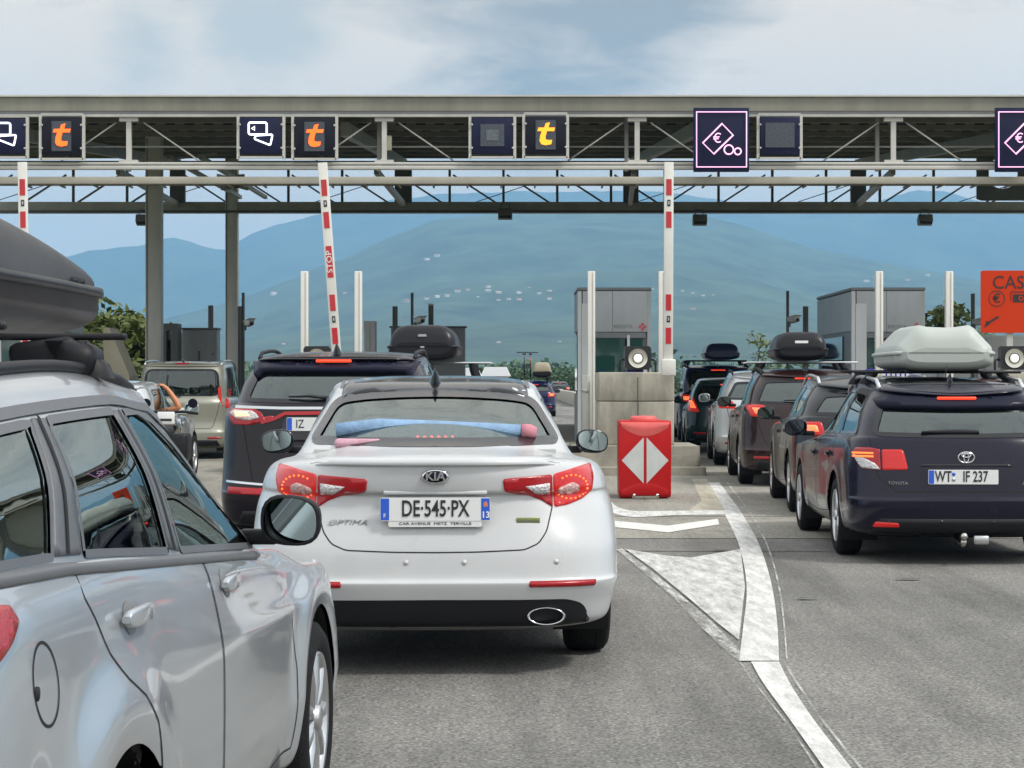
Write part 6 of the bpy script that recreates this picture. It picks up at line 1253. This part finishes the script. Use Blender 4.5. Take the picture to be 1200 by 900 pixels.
def lorry():
    D = 57.; x = wx(1150, D); t = thing('lorry', 'white box lorry standing beyond the right hand lane', 'lorry', (x, D, 0)); zt = wz(393, D)
    MB().box((0, 3.2, (zt + .95) / 2), (2.5, 6.4, zt - .95), bev=.03).build('cargo_box', pm('white lorry panel', (.74, .75, .74), .4, var=.05, vs=1), t)
    for sg in (-1, 1): MB().box((sg * .61, -.02, (zt + .95) / 2), (1.19, .04, zt - 1.05), bev=.01).build('rear_door', pm('white lorry door', (.7, .71, .7), .4), t); MB().tube([(sg * .12, -.06, 1.), (sg * .12, -.06, zt - .1)], .02, 6).build('lock_bar', M['alloy'], t); MB().box((sg * .95, -.02, .82), (.3, .06, .14), bev=.02).build('tail_light', M['red_lens'], t)
    MB().box((0, 3.4, .72), (1.0, 7.6, .26)).build('chassis', M['steeldark'], t); MB().box((0, 7.3, 1.45), (2.3, 1.6, 1.9), bev=.12).build('cab', pm('white cab', (.7, .71, .72), .35, coat=.6), t)
    for sg in (-1, 1):
        for y in (1.1, 7.2): w = MB(); w.lathe([(-.14, .3), (-.14, .44), (-.1, .48), (.1, .48), (.14, .44), (.14, .3)], (sg * 1.05, y, .48), 'x', 28); o = w.build('wheel', M['rubber'], t); r = MB(); r.lathe([(sg * .1, .3), (sg * .06, .22), (sg * .09, .1), (sg * .09, .001)], (sg * 1.05, y, .48), 'x', 20); r.build('rim', M['alloy'], o)
lorry()
vw = thing('low_wall', 'low pale concrete wall along the far right of the road', 'wall', (wx(676, 120), 120, 0)); MB().box((0, 40, .42), (.4, 80, .84), bev=.05).build('parapet', M['concrete'], vw); MB().box((2.2, 0, .42), (4., .4, .84), bev=.05).build('parapet', M['concrete'], vw)
# ------------------------------------------------------------------ hills
def vnoise(x, y, s=0):
    xi, yi = np.floor(x).astype(int), np.floor(y).astype(int); fx, fy = sm(x - xi), sm(y - yi); h = lambda a, b: ((np.sin(a * 127.1 + b * 311.7 + s * 74.7) * 43758.5453) % 1.)
    return (h(xi, yi) * (1 - fx) + h(xi + 1, yi) * fx) * (1 - fy) + (h(xi, yi + 1) * (1 - fx) + h(xi + 1, yi + 1) * fx) * fy
def fbm(x, y, o=5, s=0):
    r = 0; a = .5
    for i in range(o): r = r + a * (vnoise(x * 2**i, y * 2**i, s + i) - .5); a *= .55
    return r
HG = []
def ridge(D0, D1, prof, mat, seed, rough=1., nx=260, ny=70, back=1.25):
    cr = pchip([(p[0], (HY - p[1]) / FPX * D1) for p in prof], 10); u = np.linspace(prof[0][0], prof[-1][0], nx); v = np.concatenate([np.linspace(0, 1, ny), np.linspace(1.03, back, 8)]); U, Vv = np.meshgrid(u, v); Dd = D0 + (D1 - D0) * Vv
    top = np.interp(U, cr[:, 0], cr[:, 1]) + HC + D1 / 2400 * 5. * fbm(U / 34., U * 0 + seed, 5, seed + 2); X = (U - CX) / FPX * Dd; k = np.clip(Vv, 0, 1); sh = k**1.25 * (1 - .0 * k); Z = top * sh
    nz = fbm(X / 620, Dd / 900, 6, seed); spur = np.abs(fbm(X / 900 + 7, Dd / 2600, 4, seed + 3)); Z = Z + top * rough * (.55 * nz + .55 * spur - .12) * np.sin(math.pi * np.clip(Vv, 0, 1))**.8 * (.3 + .7 * k) + top * .016 * fbm(X / 60, Dd / 60, 4, seed) + top * .05 * k * (np.abs(fbm(X / 260, Dd / 420, 4, seed + 8)) - .1)
    Z = np.where(Vv > 1, top * (1 - (Vv - 1) / (back - 1) * .9), Z); Z[0] = -1.
    mb = MB(); mb.grid(np.stack([X, Dd, Z], -1).tolist()); o = mb.build('hills', mat); o['kind'] = 'structure'; HG.append((U, Vv, X, Dd, Z)); return (u, D0, D1, ny, X, Dd, Z)
hm = pm('forested hillside', (.042, .066, .030), .95, var=.75, vs=.009); hm2 = pm('far forested hillside', (.045, .062, .035), .95, var=.6, vs=.006)
ridge(5200, 7600, [(-700, 330), (-300, 350), (-60, 345), (60, 306), (110, 294), (150, 290), (200, 281), (240, 287), (262, 292), (300, 272), (370, 254), (460, 234), (560, 226), (760, 224), (880, 242), (960, 246), (1010, 240), (1090, 224), (1150, 236), (1250, 262), (1500, 300), (1900, 340)], hm2, 4, .8)
mid = ridge(1500, 4700, [(-900, 432), (-300, 425), (0, 412), (150, 384), (290, 346), (400, 302), (520, 258), (600, 249), (700, 245), (790, 247), (850, 258), (960, 292), (1080, 316), (1200, 334), (1350, 350), (1700, 385), (2200, 430)], hm, 9, .8)
ridge(900, 1750, [(-900, 425), (-200, 428), (200, 424), (420, 424), (560, 418), (700, 421), (830, 419), (980, 426), (1200, 430), (1600, 424), (2200, 428)], pm('near wooded rise', (.035, .07, .028), .95, var=.5, vs=.02), 15, .6, 200, 30)
# hillside houses
u, D0, D1, ny, X, Dd, Z = mid
def on_hill(px, py):
    col = np.abs(u - px).argmin(); k = np.arange(ny); ys = HY - (Z[:ny, col] - HC) / Dd[:ny, col] * FPX; i = int(np.argmax(ys < py)) if (ys < py).any() else ny - 1
    return X[i, col], Dd[i, col], Z[i, col]
HP = [(520, 352), (533, 346), (541, 355), (551, 343), (560, 349), (568, 340), (574, 345), (581, 341), (584, 348), (590, 357), (597, 352), (603, 346), (606, 353), (609, 356), (614, 349), (622, 343), (627, 349), (631, 352), (640, 346), (644, 352), (508, 350), (496, 351), (486, 357), (470, 355), (505, 306), (514, 303), (766, 343), (772, 358), (798, 345), (806, 347), (820, 349), (832, 347), (802, 361), (808, 365), (150, 338), (160, 339), (318, 348), (322, 403), (332, 405), (406, 345), (1018, 332), (1030, 331), (1048, 332), (1062, 331), (1090, 324), (700, 389), (580, 405), (612, 398), (655, 402)]
pr = None
for i, (px, py) in enumerate(HP):
    if i % 5 == 2: continue
    rg = random.Random(i); x, y, z = on_hill(px + rg.uniform(-2, 2), py); w = rg.uniform(2.6, 6.5) * y / 2400; dp, h = w * .7, w * rg.uniform(.32, .5)
    t = thing('house', 'small pale house on the far hillside', 'house', (x, y - 4, z - 1.), R(rg.uniform(-35, 35)), 'houses scattered on the hillside'); MB().box((0, 0, h / 2), (w, dp, h)).build('wall', M['houserose' if i % 5 == 3 else 'housewhite'], t); MB().prism([(-dp / 2 - .3, h), (dp / 2 + .3, h), (0, h + w * .16)], -w / 2 - .4, w / 2 + .4, 'yz').build('roof', M['tile' if i % 2 else 'houserose'], t)
# ------------------------------------------------------------------ air
hz = bpy.data.materials.new('haze'); hz.use_nodes = True; nt = hz.node_tree; nt.nodes.clear(); o_ = nd(nt, 'ShaderNodeOutputMaterial'); pv = nd(nt, 'ShaderNodeVolumePrincipled'); HAZE = 1.7e-4
pv.inputs['Color'].default_value = (.30, .60, .93, 1); pv.inputs['Density'].default_value = HAZE; pv.inputs['Anisotropy'].default_value = .2; nt.links.new(pv.outputs[0], o_.inputs['Volume'])
hb = MB().box((0, 4600, 366), (17400, 10000, 752)).build('haze', hz); hb['kind'] = 'stuff'
# y from -400 to 9600, z from -10 to 990
# ------------------------------------------------------------------ sky and sun
SE, SA = 52., 118.                                           # elevation, azimuth from +y towards +x
w = bpy.data.worlds.new('World'); S.world = w; w.use_nodes = True; nt = w.node_tree; nt.nodes.clear(); lk = nt.links.new
out = nd(nt, 'ShaderNodeOutputWorld'); bgn = nd(nt, 'ShaderNodeBackground', Strength=.10); sky = nd(nt, 'ShaderNodeTexSky', _sky_type='NISHITA'); sky.sun_disc = False; sky.sun_elevation = R(SE); sky.sun_rotation = R(SA); sky.air_density = 1.; sky.dust_density = 1.5
tc = nd(nt, 'ShaderNodeTexCoord'); mp = nd(nt, 'ShaderNodeMapping'); mp.inputs['Scale'].default_value = (1., 1., 2.6); lk(tc.outputs['Generated'], mp.inputs['Vector'])
n1 = nd(nt, 'ShaderNodeTexNoise', Scale=4.6, Detail=9., Roughness=.58, Distortion=.3); lk(mp.outputs[0], n1.inputs['Vector']); n2 = nd(nt, 'ShaderNodeTexNoise', Scale=13., Detail=10., Roughness=.62, Distortion=.4); mp2 = nd(nt, 'ShaderNodeMapping'); mp2.inputs['Location'].default_value = (3.1, 1.7, .4); mp2.inputs['Scale'].default_value = (1., 1., 3.); lk(tc.outputs['Generated'], mp2.inputs['Vector']); lk(mp2.outputs[0], n2.inputs['Vector'])
def spot(px, py, r0, r1):
    """1 near a sky direction, 0 away from it"""
    d = Vector((px - CX, FPX, HY - py)).normalized(); v = nd(nt, 'ShaderNodeVectorMath', _operation='DISTANCE'); v.inputs[1].default_value = d; lk(tc.outputs['Generated'], v.inputs[0]); m = nd(nt, 'ShaderNodeMapRange', _interpolation_type='SMOOTHSTEP'); m.inputs['From Min'].default_value = r0; m.inputs['From Max'].default_value = r1; m.inputs['To Min'].default_value = 1.; m.inputs['To Max'].default_value = 0.; lk(v.outputs['Value'], m.inputs['Value']); return m.outputs[0]
def math_(op, a, b, c=None):
    m = nd(nt, 'ShaderNodeMath', _operation=op)
    for i, q in enumerate((a, b, c)):
        if q is None: continue
        if isinstance(q, (int, float)): m.inputs[i].default_value = q
        else: lk(q, m.inputs[i])
    return m.outputs[0]
blue = math_('MULTIPLY', math_('MAXIMUM', spot(300, 40, .0, .10), spot(170, 60, .0, .07)), math_('ADD', n2.outputs['Fac'], .5)); low = spot(130, 280, .05, .16)
cov = math_('SUBTRACT', math_('ADD', n1.outputs['Fac'], .46), math_('SUBTRACT', math_('MULTIPLY', blue, .56), math_('MULTIPLY', low, .25))); cm = nd(nt, 'ShaderNodeMapRange', _interpolation_type='SMOOTHSTEP'); cm.inputs['From Min'].default_value = .42; cm.inputs['From Max'].default_value = .70; lk(cov, cm.inputs['Value'])
dk = math_('ADD', math_('MULTIPLY', spot(630, 40, .0, .09), .52), math_('MULTIPLY', spot(800, 15, .0, .07), .42)); sz = nd(nt, 'ShaderNodeSeparateXYZ'); lk(tc.outputs['Generated'], sz.inputs[0]); ez = nd(nt, 'ShaderNodeMapRange', _interpolation_type='SMOOTHSTEP'); ez.inputs['From Min'].default_value = .150; ez.inputs['From Max'].default_value = .20; ez.inputs['To Max'].default_value = .16; lk(sz.outputs[2], ez.inputs['Value']); dk = math_('ADD', dk, math_('MULTIPLY', ez.outputs[0], spot(600, 0, .25, .6)))
shade = math_('SUBTRACT', math_('MULTIPLY_ADD', n2.outputs['Fac'], 1.2, .27), math_('SUBTRACT', dk, math_('ADD', math_('MULTIPLY', low, .3), math_('MULTIPLY', spot(1000, 60, .03, .16), .12))))
cr = nd(nt, 'ShaderNodeValToRGB'); e = cr.color_ramp.elements; e[0].position = .36; e[0].color = (3.3, 3.5, 3.65, 1); e[1].position = .82; e[1].color = (8.8, 8.8, 8.7, 1); lk(shade, cr.inputs['Fac'])
mx = nd(nt, 'ShaderNodeMix', _data_type='RGBA'); lk(cm.outputs[0], mx.inputs[0]); sb = nd(nt, 'ShaderNodeMix', _data_type='RGBA', _blend_type='MIX'); sb.inputs[0].default_value = .6; lk(sky.outputs[0], sb.inputs[6]); sb.inputs[7].default_value = (7.8, 8.2, 8.2, 1); lk(sb.outputs[2], mx.inputs[6]); lk(cr.outputs[0], mx.inputs[7])
fr = nd(nt, 'ShaderNodeMix', _data_type='RGBA', _blend_type='MULTIPLY'); fr.inputs[0].default_value = 1.; lk(mx.outputs[2], fr.inputs[6]); lk(math_('SUBTRACT', 1., math_('MULTIPLY', spot(600, -100, .16, .62), .0)), fr.inputs[7]); wm = nd(nt, 'ShaderNodeMix', _data_type='RGBA', _blend_type='MULTIPLY'); lk(spot(600, 0, .16, .62), wm.inputs[0]); lk(fr.outputs[2], wm.inputs[6]); wm.inputs[7].default_value = (.86, .71, .55, 1); lk(wm.outputs[2], bgn.inputs['Color']); lk(bgn.outputs[0], out.inputs[0])
sun = bpy.data.lights.new('sun', 'SUN'); sun.energy = 2.0; sun.angle = R(10); sun.color = (1., .96, .9); so = bpy.data.objects.new('sun', sun); COL.objects.link(so)
dv = Vector((math.sin(R(SA)) * math.cos(R(SE)), math.cos(R(SA)) * math.cos(R(SE)), math.sin(R(SE)))); so.rotation_euler = dv.to_track_quat('Z', 'Y').to_euler(); so.location = dv * 100
# ------------------------------------------------------------------ output settings
S.view_settings.view_transform = 'Standard'; S.view_settings.look = 'None'; S.view_settings.gamma = 1.; S.view_settings.exposure = .62
S.cycles.use_denoising = True; S.cycles.max_bounces = 8; S.cycles.volume_bounces = 1; S.cycles.transparent_max_bounces = 16; S.cycles.caustics_reflective = False; S.cycles.caustics_refractive = False; S.cycles.sample_clamp_indirect = 8
